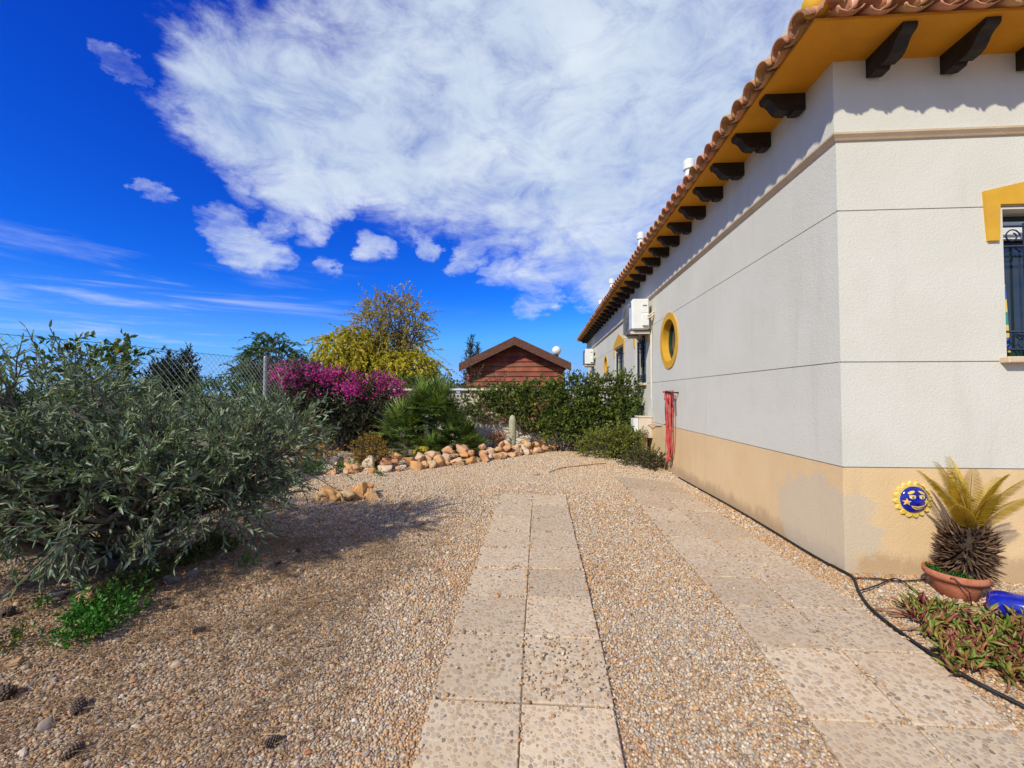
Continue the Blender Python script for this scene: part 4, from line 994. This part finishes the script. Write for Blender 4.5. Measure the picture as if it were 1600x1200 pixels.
# ------------------------------------------------------------------ fan palm: several stems, each fan a part
def fanmesh(seed, nseg=20):
    r = np.random.default_rng(seed); P = []; D = []; L = []
    pet = .32
    V = []; F = []; T = []
    for i in range(nseg):
        a_ = (-1 + 2 * i / (nseg - 1)) * 1.75; ln = .40 * (1 - .22 * abs(a_) / 1.75) * r.uniform(.85, 1.08)
        d = Vector((math.sin(a_), math.cos(a_), .22 + .1 * math.cos(a_))).normalized(); s_ = Vector((math.cos(a_), -math.sin(a_), 0)); u = s_.cross(d)
        o = Vector((0, pet, 0)); b = len(V); w = .033
        for f, ww in ((0.02, .006), (.38, w), (.72, w * .62), (1., .002)):
            c = o + d * ln * f - Vector((0, 0, 1)) * .05 * f * f * r.uniform(.2, 1.6)
            V += [c - s_ * ww * .5, c + u * ww * .18, c + s_ * ww * .5]
        for k in range(3):
            q = b + k * 3; F += [(q, q + 1, q + 4, q + 3), (q + 1, q + 2, q + 5, q + 4)]
        T += [float(np.clip(r.normal(.48, .2), 0, 1))] * 12
    b = len(V)
    for y, w in ((0, .011), (pet * .5, .008), (pet + .03, .006)):
        V += [Vector((-w, y, -.03 * y)), Vector((0, y, -.03 * y - w)), Vector((w, y, -.03 * y)), Vector((0, y, -.03 * y + w * .6))]
    for k in range(2):
        for e in range(4): F.append((b + k * 4 + e, b + k * 4 + (e + 1) % 4, b + k * 4 + 4 + (e + 1) % 4, b + k * 4 + 4 + e))
    T += [.7] * 12
    me = npmesh('fan_leaf', np.array([tuple(v) for v in V]), np.array(F), T); me.materials.append(M['palm']); return me
def build_palm():
    t = thing('fan_palm', 'clump of dark green fan palms behind the rock border', 'palm', (-2.1, 8.0, .09))
    fans = [fanmesh(i) for i in range(5)]
    for (x, y, h, n, sc) in ((.02, .05, .98, 38, 1.0), (-.50, -.05, .52, 28, .98), (.50, .0, .28, 30, .95), (.1, -.25, .14, 18, .72), (-.75, .1, .16, 16, .75), (-.3, -.2, .2, 16, .7), (.27, .1, .62, 26, .95), (-.24, .15, .72, 26, .95), (.75, .1, .15, 14, .7)):
        top = Vector((x * 1.1, y, h))
        MB().tube([(x * .8, y, -.05), (x, y, h * .5), tuple(top)], [.075, .085, .06], 9).build('trunk', M['bark'], t, True)
        for i in range(n):
            el = rad(80 - 98 * (i / n) ** .9 + random.uniform(-8, 8)); az = i * 2.4 + random.uniform(-.3, .3)
            o = bpy.data.objects.new('fan_leaf', random.choice(fans)); COL.objects.link(o); o.parent = t; o.location = top + Vector((0, 0, -.06 * i / n))
            d = Vector((math.cos(az) * math.cos(el), math.sin(az) * math.cos(el), math.sin(el)))
            o.rotation_mode = 'QUATERNION'; q = d.to_track_quat('Y', 'Z'); o.rotation_quaternion = q; o.scale = [sc * random.uniform(.8, 1.1)] * 3
build_palm()

# ------------------------------------------------------------------ cacti and small border plants
def cactusmat(name, c1, c2, sc):
    return surf(name, c1, c2, .7, sc, .4, 120)
M['cactus'] = cactusmat('pale_cactus', (.34, .33, .20), (.47, .45, .31), 30)
M['barrel'] = cactusmat('golden_barrel', (.42, .30, .03), (.58, .44, .06), 40)
t = thing('columnar_cactus', 'single pale ribbed columnar cactus standing before the back wall', 'cactus', (-.555, 8.75, .085))
pr = [(.062, -.03), (.066, .1), (.070, .3), (.073, .5), (.071, .66), (.062, .73), (.045, .775), (.02, .795), (.002, .80)]
me_ = MB().lathe(pr, 60, rib=15, ribd=.06).build('body', M['cactus'], t, True)
sp = []
for k in range(15):
    for z in np.arange(.05, .74, .032):
        a_ = 2 * math.pi * k / 15; r_ = np.interp(z, [p[1] for p in pr], [p[0] for p in pr]) * 1.06
        for _ in range(3): sp.append(((r_ * math.cos(a_), r_ * math.sin(a_), z), (math.cos(a_) + random.gauss(0, .6), math.sin(a_) + random.gauss(0, .6), random.gauss(0, .6))))
me_ = leafmesh('spines', np.array([s[0] for s in sp]), np.array([s[1] for s in sp]), .018, .0022, .8, 'quad'); o = link('spines', me_, t, M['cyc_dead']); o['kind'] = 'stuff'
bp_ = gp(655, 722); t = thing('barrel_cactus', 'round golden barrel cactus tucked behind the rocks', 'cactus', (bp_[0] - .05, bp_[1] + .35, bp_[2]))
MB().lathe([(.08, -.02), (.13, .03), (.155, .10), (.15, .17), (.115, .225), (.06, .25), (.01, .245)], 72, rib=18, ribd=.055).build('body', M['barrel'], t, True)
n = 1500; d = unit(rng.normal(size=(n, 3))); d[:, 2] = np.abs(d[:, 2])
o = link('spines', leafmesh('spines', d * [.155, .155, .15] + [0, 0, .09], d + rng.normal(size=(n, 3)) * .5, .026, .003, 1., 'quad'), t, M['cycad']); o['kind'] = 'stuff'
p = gp(565, 738); shrub('rust_succulent', 'rust and olive coloured succulent bush among the rocks at left', 'succulent', [(p[0], p[1] + .28, .38, .26, .2, .24), (p[0] + .12, p[1] + .25, .25, .24, .18, .18)], 330, 12, .034, .020, M['rust'], (p[0], p[1] + .3, .09), None, 'broad', .08, .5, 8, .5, .014)
p = aty(492, 715, 6.9); shrub('yellow_ground_shrub', 'low yellow-leaved plant at the left end of the rock border', 'plant', [(p[0], 6.9, .22, .36, .2, .18)], 170, 11, .04, .024, M['rust'], (p[0], 6.9, .09), None, 'broad', .13, .3, 6, .5, .008, .3)
p = aty(775, 690, 8.5); shrub('red_euphorbia', 'small red-brown leafy plant beside the columnar cactus', 'plant', [(p[0], 8.5, .36, .14, .1, .12)], 60, 10, .045, .026, leafmat('red_leaf', [(0., (.20, .05, .03)), (.6, (.36, .14, .06)), (1., (.12, .18, .04))], .25), (p[0], 8.5, .09), None, 'broad', .12, .2, 5, .5, .008)
p = aty(500, 672, 7.6); shrub('purple_flower_plant', 'thin plant with a purple bloom left of the rust succulent', 'plant', [(p[0], 7.6, .55, .16, .12, .2)], 34, 9, .05, .026, M['citrus'], (p[0], 7.6, .09), None, 'broad', .16, .2, 5, .5, .008)
for k, (px, py, r, z) in enumerate(((495, 741, .34, .10), (540, 738, .16, .08), (470, 745, .3, .10))):
    p = gp(px, py); shrub('ground_cover_plant', ['flat green ground cover beneath the yellow shrub', 'green tuft in front of the rust succulent', 'green ground cover at the edge of the olive'][k], 'plant', [(p[0], p[1] + .05, p[2] + .03, r, .12, z)], int(420 * r), 10, .035, .018, M['weed'], tuple(p), 'ground cover at the border', 'quad', .08, .1, 4, .6, .005)

# ------------------------------------------------------------------ rocks
def rockmesh(seed, sub=2, cuts=16, rough=.035):
    r = np.random.default_rng(seed); V, F = ico(sub); V = V.copy()
    V = V * (1 + .22 * np.sin(V @ r.normal(size=3) * 2.2 + r.uniform(0, 6)))[:, None]
    for _ in range(cuts):
        n = unit(r.normal(size=3)); dd = V @ n; lim = r.uniform(.38, .78); V = V - np.maximum(dd - lim, 0)[:, None] * n
    V = V + r.normal(size=V.shape) * rough * .5
    for k in (3.1, 6.7): V = V + unit(V) * (np.sin(V @ r.normal(size=3) * k + r.uniform(0, 6)) * np.sin(V @ r.normal(size=3) * k + r.uniform(0, 6)))[:, None] * rough * 1.2
    return npmesh('rock', V, F)
RM = [rockmesh(100 + i) for i in range(12)]
for i, me_ in enumerate(RM): me_.materials.append(M['rock'] if i < 9 else M['orock'])
OM = [rockmesh(300 + i, 3, 18, .035) for i in range(4)]
for me_ in OM: me_.materials.append(M['orock'])
GM = [rockmesh(400 + i) for i in range(4)]
for me_ in GM: me_.materials.append(M['grock'])
def rock(me, p, s, parent, sz=None, name='rock'):
    o = bpy.data.objects.new(name, me); COL.objects.link(o)
    if parent: o.parent = parent; p = Vector(p) - parent.location
    o.location = p; o.rotation_euler = (random.uniform(-.5, .5), random.uniform(-.5, .5), random.uniform(0, 6.28))
    o.scale = sz or (s * random.uniform(.9, 1.3), s * random.uniform(.8, 1.1), s * random.uniform(.75, 1.0)); return o
def build_border():
    line = [(497, 742), (560, 741), (640, 735), (700, 729), (760, 721), (815, 712), (870, 703), (892, 698)]
    Q = [gp(*p) for p in line]; t = thing('rock_border', 'rough border of orange and cream rocks edging the back bed', 'rock border', tuple(gp(700, 729)))
    seg = [np.linalg.norm(Q[i + 1] - Q[i]) for i in range(len(Q) - 1)]; tot = sum(seg)
    def at(u):
        u *= tot
        for i, s in enumerate(seg):
            if u <= s or i == len(seg) - 1: return Q[i] + (Q[i + 1] - Q[i]) * (u / s)
            u -= s
    nrm = np.array([-.45, .9, 0])
    for row, (n, off, z, s0, s1) in enumerate(((38, .0, .055, .09, .145), (32, .13, .15, .095, .165), (15, .25, .22, .09, .15))):
        for i in range(n):
            u = (i + random.uniform(.15, .85)) / n
            p = at(u) + nrm * (off + random.uniform(-.03, .05)); s = random.uniform(s0, s1); f = min(1., .45 + 1.1 * min(u, 1 - u) * 2)
            if row == 2 and (u < .12 or u > .9): continue
            zz = float(gz(p[0], p[1])) + z * f * random.uniform(.8, 1.1)
            rock(random.choice(RM), (p[0], p[1], zz), s, t)
    for px, py, s in ((515, 724, .20), (500, 722, .16), (800, 703, .13)):
        p = gp(px, py + 8); rock(random.choice(GM if px < 520 else RM), (p[0], p[1] + .1, .16), s, t)
build_border()
p = gp(540, 781); t = thing('cracked_boulder', 'cracked ochre boulder half buried in the gravel, alone', 'boulder', tuple(p))
for dx, dy, s, h in ((-.25, -.01, .10, .62), (-.12, -.03, .145, .95), (.03, -.04, .135, .85), (.14, .04, .135, 1.2), (.24, .05, .115, 1.0), (.07, .12, .15, .9), (-.1, .1, .13, .6)):
    o = rock(random.choice(OM), (p[0] + dx * 1.15, p[1] + dy, p[2] + .045), s, t, (s * 1.3, s * 1.0, s * h * 1.25)); o.rotation_euler = (random.uniform(-.2, .2), random.uniform(-.3, .3), random.uniform(0, 6.3))
LBL = [((270, 912), .085, .06, 'g', 'grey stone in shade under the right edge of olive'), ((303, 902), .06, .05, 'g', 'smaller grey stone beside another under the olive'),
       ((140, 932), .11, .075, 'o', 'orange rock at the foot of the olive near green weeds'), ((85, 937), .10, .035, 'g', 'flat pale stone left of the orange rock below olive'),
       ((20, 1040), .05, .03, 'o', 'flat orange stone at the left edge of the gravel')]
for (px, py), s, h, k, lab in LBL:
    p = gp(px, py); o = rock(random.choice(OM if k == 'o' else GM), (p[0], p[1], p[2] + h * .35), s, None, (s, s * .8, h)); o.name = 'stone'; tag(o, lab, 'stone'); o.rotation_euler = (0, 0, random.uniform(0, 6))

# ------------------------------------------------------------------ weeds on the gravel
WD = [((165, 975), .16, .10, 'large bright green weed clump below the olive at left'), ((130, 1005), .12, .07, 'green weed clump nearest the camera at lower left'), ((195, 935), .12, .10, 'dark green weed just under olive branches'),
      ((240, 910), .09, .10, 'yellow-green weed beside the grey stones'), ((385, 888), .08, .045, 'low weed right of the olive shade'), ((435, 882), .05, .03, 'tiny weed at the edge of olive shadow'),
      ((208, 995), .06, .03, 'small yellowish weed right of the big weed clump'), ((65, 955), .05, .05, 'small upright weed at far left'), ((312, 988), .05, .03, 'small weed growing on a pine cone'),
      ((427, 1136), .022, .02, 'tiny seedling in the foreground gravel left of slabs'), ((592, 745), .07, .05, 'green tuft in front of rock border'), ((520, 853), .05, .03, 'little weed in the dappled shade'),
      ((715, 935), .025, .03, 'weed at the left edge of the paving strip'), ((1005, 800), .05, .02, 'dark weed between gravel and right paving strip'), ((1060, 893), .04, .018, 'weed beside the right paving strip'), ((1245, 1133), .016, .014, 'tiny sprout in gravel near right paving strip'), ((25, 1010), .09, .05, 'dull green weed at the left edge of frame'), ((330, 868), .16, .12, 'wide yellowish weed patch in the shade under the olive'), ((290, 885), .10, .10, 'yellowish leafy weed between olive branches and grey stones')]
for (px, py), r, h, lab in WD:
    p = gp(px, py); n = max(6, int(r * 1100))
    shrub('weed', lab, 'weed', [(p[0], p[1], p[2] + h * .35, r, r * .8, h * .6)], n, 9, .014 + r * .11, .008 + r * .055, M['weed'] if 'dull' not in lab and 'yellow' not in lab and 'dark' not in lab else M['grass'], tuple(p), 'weeds in the gravel', 'broad', .02 + r * .45, .0, 3, .7, .003)

# ------------------------------------------------------------------ pine cones and needles
def conemesh():
    V = []; F = []; T = []
    def scale_(a_, z, r, s, tilt):
        d = Vector((math.cos(a_) * math.cos(tilt), math.sin(a_) * math.cos(tilt), math.sin(tilt))); w = Vector((-math.sin(a_), math.cos(a_), 0)); u = w.cross(d)
        o = Vector((math.cos(a_) * r * .3, math.sin(a_) * r * .3, z)); b = len(V)
        for f, ww, tt in ((0, .3, .10), (.6, .75, .16), (1., .55, .22), (1.08, .1, .1)):
            c = o + d * s * f; V.extend([c - w * s * ww * .5 + u * s * tt * .3, c + w * s * ww * .5 + u * s * tt * .3, c + w * s * ww * .4 - u * s * tt, c - w * s * ww * .4 - u * s * tt]); T.extend([.1 if f < .7 else .75] * 4)
        for k in range(3):
            for e in range(4): F.append((b + k * 4 + e, b + k * 4 + (e + 1) % 4, b + k * 4 + 4 + (e + 1) % 4, b + k * 4 + 4 + e))
    for i in range(70):
        z = i / 70; r = math.sin(math.pi * (.12 + .80 * (1 - z) ** .8)) ; scale_(i * 2.39996, -.9 + 1.75 * z, .45 * r, .30 + .42 * r * (1 - z * .4), .15 + .9 * z)
    me = npmesh('pine_cone', np.array([tuple(v) for v in V]), np.array(F), T); me.materials.append(M['cyc_dead2']); return me
M['cyc_dead2'] = leafmat('pine_cone_scale', [(0., (.03, .02, .014)), (.5, (.08, .055, .038)), (1., (.20, .15, .11))], .0, .8)
cone = conemesh()
PC = [((8, 1095), .058, 'big dark pine cone at the left edge, nearest camera'), ((122, 1112), .046, 'pine cone on the gravel in the lower left foreground'), ((110, 967), .045, 'grey pine cone left of the green weeds'), ((12, 965), .055, 'dark pine cone under the olive at far left'),
      ((310, 992), .038, 'pine cone with a weed growing through it'), ((112, 1186), .040, 'pine cone at the bottom edge of the photo, left'), ((425, 1168), .036, 'dry pine cone in the foreground left of paving strip'), ((465, 866), .042, 'pine cone in the dappled shade right of olive'),
      ((435, 885), .040, 'pine cone beside the low weeds in the shade'), ((262, 953), .036, 'half-hidden pine cone in the shade right of the weeds')]
for (px, py), s, lab in PC:
    p = gp(px, py); o = bpy.data.objects.new('pine_cone', cone); COL.objects.link(o); o.location = (p[0], p[1], p[2] + s * .62); s *= .8; o.scale = (s, s, s)
    o.rotation_euler = (rad(random.uniform(65, 110)), 0, random.uniform(0, 6.28)); tag(o, lab, 'pine cone', 'fallen pine cones')
def needles():
    n = 13000; x = -.8 - np.abs(rng.normal(0, 1.5, n)); y = rng.uniform(1.2, 4.0, n)
    cl = rng.choice(160, n); cx = rng.uniform(-3.6, -1.1, 160); cy = rng.uniform(1.3, 3.6, 160); k = rng.random(n) < .6
    x = np.where(k, cx[cl] + rng.normal(0, .09, n), x); y = np.where(k, cy[cl] + rng.normal(0, .07, n), y)
    keep = (x < -.8 - .25 * np.sin(y * 3)) & (x > -4.6); x, y = x[keep], y[keep]; n = len(x)
    P = np.stack([x, y, gz(x, y) + .014 + rng.random(n) * .014], 1); an = np.where(rng.random(n) < .5, rng.normal(.4, .5, n), rng.uniform(0, 6.28, n))
    D = np.stack([np.cos(an), np.sin(an), rng.normal(0, .10, n)], 1)
    me = leafmesh('pine_needles', P, D, rng.uniform(.04, .11, n), .0034, rng.random(n), 'strip', up=(0, 0, 3))
    o = link('pine_needles', me, None, M['needle']); o['kind'] = 'stuff'; o['label'] = 'dry pine needles scattered over the gravel at left'; o['category'] = 'pine needles'
needles()

# ------------------------------------------------------------------ potted cycad, blue jar, ice plant, irrigation line
def build_cycad():
    c = gp(1494, 930); t = thing('potted_cycad', 'sago cycad with yellowed fronds in a terracotta pot by the house', 'potted plant', tuple(c)); t.scale = (.77, .77, .77)
    MB().lathe([(.125, -.02), (.155, .10), (.178, .150), (.200, .155), (.208, .172), (.206, .208), (.195, .214), (.183, .204), (.178, .165), (.02, .16)], 40).build('pot', M['terracotta'], t, True)
    MB().lathe([(.19, .163), (.10, .172), (.01, .176)], 24, cap=False).build('soil', M['bark'], t)
    ax = Vector((.05, -.02, 1)).normalized(); base = Vector((.085, -.0, .16)); R, H = .105, .40
    prof = [(R * (.55 + .45 * math.sin(math.pi * min(1, .15 + .7 * k / 8))), H * k / 8) for k in range(9)]
    MB().lathe(prof, 16, tuple(base)).build('trunk', M['cyc_core'], t)
    n = 620; z = rng.random(n) ** .9; a_ = rng.uniform(0, 6.283, n); r = R * (.55 + .45 * np.sin(np.pi * np.clip(.15 + .7 * z, 0, 1)))
    P = np.stack([base.x + .02 * z + r * np.cos(a_), base.y + r * np.sin(a_), base.z + H * z], 1)
    el = np.radians(-55 + 105 * z + rng.normal(0, 12, n)); D = np.stack([np.cos(a_) * np.cos(el), np.sin(a_) * np.cos(el), np.sin(el)], 1)
    me = leafmesh('leaf_bases', P, D, rng.uniform(.07, .135, n), rng.uniform(.010, .017, n), np.clip(rng.normal(.42, .22, n) + .35 * (z < .15), 0, 1), 'flesh', up=(0, 0, 1.), roll=.3)
    o = link('leaf_bases', me, t, M['cyc_dead']); o['kind'] = 'stuff'
    top = base + Vector((.03, -.01, H - .02))
    for az, el0, L in ((182, 58, .50), (205, 70, .52), (165, 74, .55), (95, 80, .56), (60, 64, .5), (15, 54, .52), (-5, 40, .48), (335, 60, .52), (268, 62, .40), (300, 72, .50), (240, 76, .52), (130, 62, .5), (220, 48, .34)):
        az = rad(az + random.uniform(-6, 6)); el0 = rad(el0)
        V = []; F = []; T = []; m = 40; pts = []
        for k in range(m + 1):
            s_ = k / m; e = el0 - .35 * s_ ** 2; pts.append((s_, e))
        p = Vector(top); P = [p.copy()]; Dr = []
        for k in range(m):
            e = el0 + .12 - .55 * (k / m) ** 1.6; d = Vector((math.cos(az) * math.cos(e), math.sin(az) * math.cos(e), math.sin(e))); p = p + d * (1.14 * L / m); P.append(p.copy()); Dr.append(d)
        sd = Vector((-math.sin(az), math.cos(az), 0)); LP = []; LD = []; LL = []; TT = []
        for k in range(4, m):
            s_ = k / m; u = sd.cross(Dr[k]); ln = .112 * math.sin(math.pi * min(.97, .22 + .72 * s_)) ** .7
            for q in (-1, 1):
                LP.append(tuple(P[k])); LD.append(tuple(Dr[k] * (.55 + .35 * s_) + sd * q * .75 + u * -.38 * -1 * .9)); LL.append(ln * random.uniform(.92, 1.06)); TT.append(min(1, max(0, random.gauss(.55, .2))))
        me = leafmesh('frond', np.array(LP), np.array(LD), np.array(LL), .0066, np.array(TT), 'lance', up=(0, 0, 2), roll=.2)
        fo = link('frond', me, t, M['cycad'])
        MB().tube([tuple(q) for q in P[::3]], list(np.linspace(.006, .002, len(P[::3]))), 5).build('rachis', M['cyc_rachis'], fo, True)
    n = 170; a2 = rng.uniform(2.2, 4.6, n); rr = rng.uniform(.11, .19, n); P = np.stack([rr * np.cos(a2), rr * np.sin(a2), .17 + rng.random(n) * .05], 1)
    link('pot_succulent', leafmesh('pot_succulent', P, rng.normal(size=(n, 3)) + [0, 0, .8], .035, .016, rng.random(n) * .5, 'flesh'), t, M['weed'])
    MB().tube([(-.17, -.14, .20), (-.165, -.165, .21), (-.10, -.215, .12), (-.06, -.19, .01)], .004, 6).build('drip_tube', M['black_rubber'], t, True)
M['cyc_core'] = surf('cycad_trunk', (.035, .022, .015), (.06, .04, .028), .9, 20, .5, 60)
M['cyc_rachis'] = surf('frond_rachis', (.36, .26, .05), (.44, .32, .07), .6, 10)
build_cycad()
t = thing('blue_jar', 'glossy cobalt blue ceramic jar lying on its side by pot', 'jar', tuple(gp(1549, 962) + np.array([0, .03, .078])), rad(-43))
V = MB().lathe([(.0, .0), (.035, .004), (.062, .02), (.075, .06), (.078, .15), (.078, .34), (.07, .42), (.05, .46), (.045, .48), (.058, .50), (.05, .503), (.036, .48)], 32)
V.V = [(z, -y, x) for x, y, z in V.V]; V.build('body', M['cobalt'], t, True)

def inpoly(pts, poly):
    x, y = pts.T; r = np.zeros(len(pts), bool); n = len(poly)
    for i in range(n):
        (x0, y0), (x1, y1) = poly[i][:2], poly[(i + 1) % n][:2]
        r ^= ((y0 > y) != (y1 > y)) & (x < (x1 - x0) * (y - y0) / (y1 - y0 + 1e-12) + x0)
    return r
def build_ice():
    poly = [gp(*p) for p in ((1422, 945), (1470, 958), (1530, 975), (1640, 985), (1720, 1010), (1720, 1110), (1600, 1092), (1555, 1062), (1492, 1070), (1470, 1020), (1440, 990), (1425, 965))]
    lo = np.min(poly, 0); hi = np.max(poly, 0); Q = rng.uniform(lo[:2], hi[:2], (5200, 2)); Q = Q[inpoly(Q, poly)][:300]
    c = Q.mean(0); t = thing('ice_plant', 'sprawling red and green ice plant on gravel before the pot', 'succulent', (c[0], c[1], float(gz(*c))))
    n = len(Q); z = gz(Q[:, 0], Q[:, 1]) + rng.uniform(.0, .055, n); m = 7
    D0 = unit(np.stack([rng.normal(0, .75, n), rng.normal(0, .75, n), rng.uniform(.25, 1., n)], 1)); P = []; D = []; T = []
    for k in range(m):
        s = k / m * .07; rd = unit(np.cross(D0, rng.normal(size=(n, 3)))); P.append(np.concatenate([Q, z[:, None]], 1) + D0 * s); D.append(unit(D0 * 1.1 + rd * .8)); T.append(np.clip(rng.random(n) * .55 + .45 * rng.random(n) ** 1.5 + .12 * (k < 2) + .12, 0, 1))
    P = np.concatenate(P); D = np.concatenate(D); T = np.concatenate(T); n2 = len(P)
    me = leafmesh('leaves', P, D, rng.uniform(.038, .075, n2), rng.uniform(.017, .026, n2), T, 'flesh'); me.transform(Matrix.Translation(-t.location)); link('leaves', me, t, M['ice'])
    paths = []
    for i in rng.choice(n, 150): p = np.array([Q[i, 0], Q[i, 1], z[i]]); q = p + np.array([rng.normal(0, .12), rng.normal(0, .12), 0]); q[2] = gz(q[0], q[1]) + .012; L = np.array(t.location); paths.append((bend(p - L, q - L, .1, 4), [.005] * 4))
    tubes('runner', paths, surf('ice_runner', (.22, .09, .05), (.30, .16, .08), .7, 20), t, 5)
build_ice()
def ground_tube(name, px, r, mat, label, cat, lift=.0, parent=None):
    P = [gp(*p) for p in px]; Q = []
    for i in range(len(P) - 1):
        p0, p1, p2, p3 = P[max(i - 1, 0)], P[i], P[i + 1], P[min(i + 2, len(P) - 1)]
        for s in np.linspace(0, 1, 9)[:-1]:
            q = .5 * (2 * p1 + (p2 - p0) * s + (2 * p0 - 5 * p1 + 4 * p2 - p3) * s * s + (3 * p1 - p0 - 3 * p2 + p3) * s ** 3); q[2] = gz(q[0], q[1]) + r + .014 + lift; Q.append(q)
    c = Q[0]; mb = MB().tube([tuple(q - c) for q in Q], r, 8); o = mb.build(name, mat, None, True); o.location = tuple(c)
    return tag(o, label, cat)
ground_tube('irrigation_pipe', [(1060, 748), (1090, 765), (1140, 793), (1200, 829), (1260, 866), (1305, 891), (1332, 907), (1342, 930), (1362, 958), (1410, 997), (1460, 1032), (1510, 1065), (1560, 1092), (1620, 1122)], .0095, M['black_rubber'], 'black irrigation pipe running along the house base and across slabs', 'pipe')
ground_tube('drip_line', [(1333, 908), (1370, 909), (1410, 913), (1450, 910)], .0045, M['black_rubber'], 'thin black drip tube leading to the terracotta pot', 'tube', .004)
ground_tube('drip_line', [(1345, 930), (1370, 922), (1400, 911), (1430, 930), (1445, 945)], .0045, M['black_rubber'], 'thin black drip tube crossing toward the ice plant', 'tube', .012)
p = gp(1470, 948); o = rock(OM[1], (p[0], p[1], p[2] + .02), .06, None, (.10, .05, .035)); o.name = 'stone'; tag(o, 'pale flat stone in front of the terracotta pot', 'stone'); o.rotation_euler = (0, 0, -.5)
# twigs lying on the far gravel
for k, pts in enumerate((((858, 740), (880, 733), (905, 730), (950, 726)), ((645, 828), (665, 820)), ((835, 745), (845, 743)))):
    ground_tube('fallen_twig', pts, .006, M['bark'], ['long thin dry twig lying on the far gravel', 'short dark twig left of the paving strip', 'tiny dark twig on the gravel near the twig'][k], 'twig', .004)

# ------------------------------------------------------------------ trees beyond the garden
def tree(name, label, parts, base, trunk, group='trees beyond the garden'):
    t = None
    for i, (ells, ntw, nlf, L, W, mat, tw, up, drop, kind, shell, stems) in enumerate(parts):
        t = shrub(name, label, 'tree', ells, ntw, nlf, L, W, mat, base, group, kind, tw, shell, stems, up, trunk, 0., .3, .6, drop, foliage='crown', into=t, stemname='trunk' if i == 0 else 'limb', barkmat='bark')
    return t
tree('pepper_tree', 'tall tree with yellow-green drooping skirt and thin brown top', [
    ([(-8.6, 24, 5.0, 2.1, 1.6, 2.2), (-9.4, 24.2, 5.6, 1.3, 1.3, 1.6), (-7.9, 24, 5.6, 1.2, 1.2, 1.5)], 520, 17, .17, .07, M['ytop'], .9, .25, .4, 'quad', .25, 9),
    ([(-11.2, 23.6, 3.2, 1.8, 1.7, 1.9), (-9.6, 23.2, 2.6, 1.8, 1.3, 1.5), (-7.6, 23.4, 2.5, 1.6, 1.5, 1.4), (-12.2, 23.8, 2.2, 1.1, 1.2, 1.6), (-6.8, 23.6, 2.2, .9, 1.0, 1.5), (-10.4, 23.6, 4.3, 1.3, 1.2, .9)], 1750, 13, .22, .08, M['ytree'], .85, -.35, .7, 'strip', .35, 16)], (-9.0, 24.0, .0), .12)
tree('green_pepper_tree', 'green weeping tree left of the bougainvillea, beyond the fence', [([(-13.4, 20, 2.9, 1.15, 1.0, 1.4), (-12.2, 20.2, 2.0, 1.1, .9, 1.1), (-14.3, 20, 1.9, .8, .8, 1.1)], 800, 12, .20, .06, M['gtree'], .7, -.1, .6, 'strip', .35, 14)], (-13.2, 20, .0), .12)
def cypress(px, py, Y, w, label):
    top = aty(px, py, Y); H = top[2]; x = top[0]
    tree('cypress', label, [([(x, Y, H * .34, w, w, H * .32), (x, Y, H * .62, w * .62, w * .62, H * .26), (x, Y, H * .82, w * .25, w * .25, H * .13)], int(300 + 260 * w), 10, .14 + .05 * w, .05, M['cypress'], .22 + .1 * w, 1.5, 0, 'quad', .5, 6)], (x, Y, 0.), .06, 'cypress trees')
cypress(244, 560, 16, .42, 'shorter left cypress of the three behind the wire fence'); cypress(266, 548, 16, .40, 'middle cypress of the three behind the wire fence'); cypress(292, 543, 16.3, .48, 'right cypress of the three behind the wire fence')
cypress(735, 519, 28, .34, 'slim dark cypress rising left of the shed roof'); cypress(746, 533, 29, .28, 'shorter slim cypress touching the shed roof')
for k, (px, py, Y, r, lab) in enumerate(((345, 588, 13, .8, 'pale green bush behind the fence left of the weeping tree'), (195, 590, 13, .75, 'green bush behind the fence post at left'), (455, 585, 15, .9, 'green bush between weeping tree and bougainvillea'), (100, 600, 14, 1.1, 'green bush behind the olive beyond the fence'))):
    top = aty(px, py, Y); h = top[2]
    shrub('bush', lab, 'bush', [(top[0], Y, h * .5, r, r, h * .42)], 260, 12, .11, .06, M['gtree'], (top[0], Y, 0.), 'bushes beyond the fence', 'quad', .3, .4, 6, .4, .03)
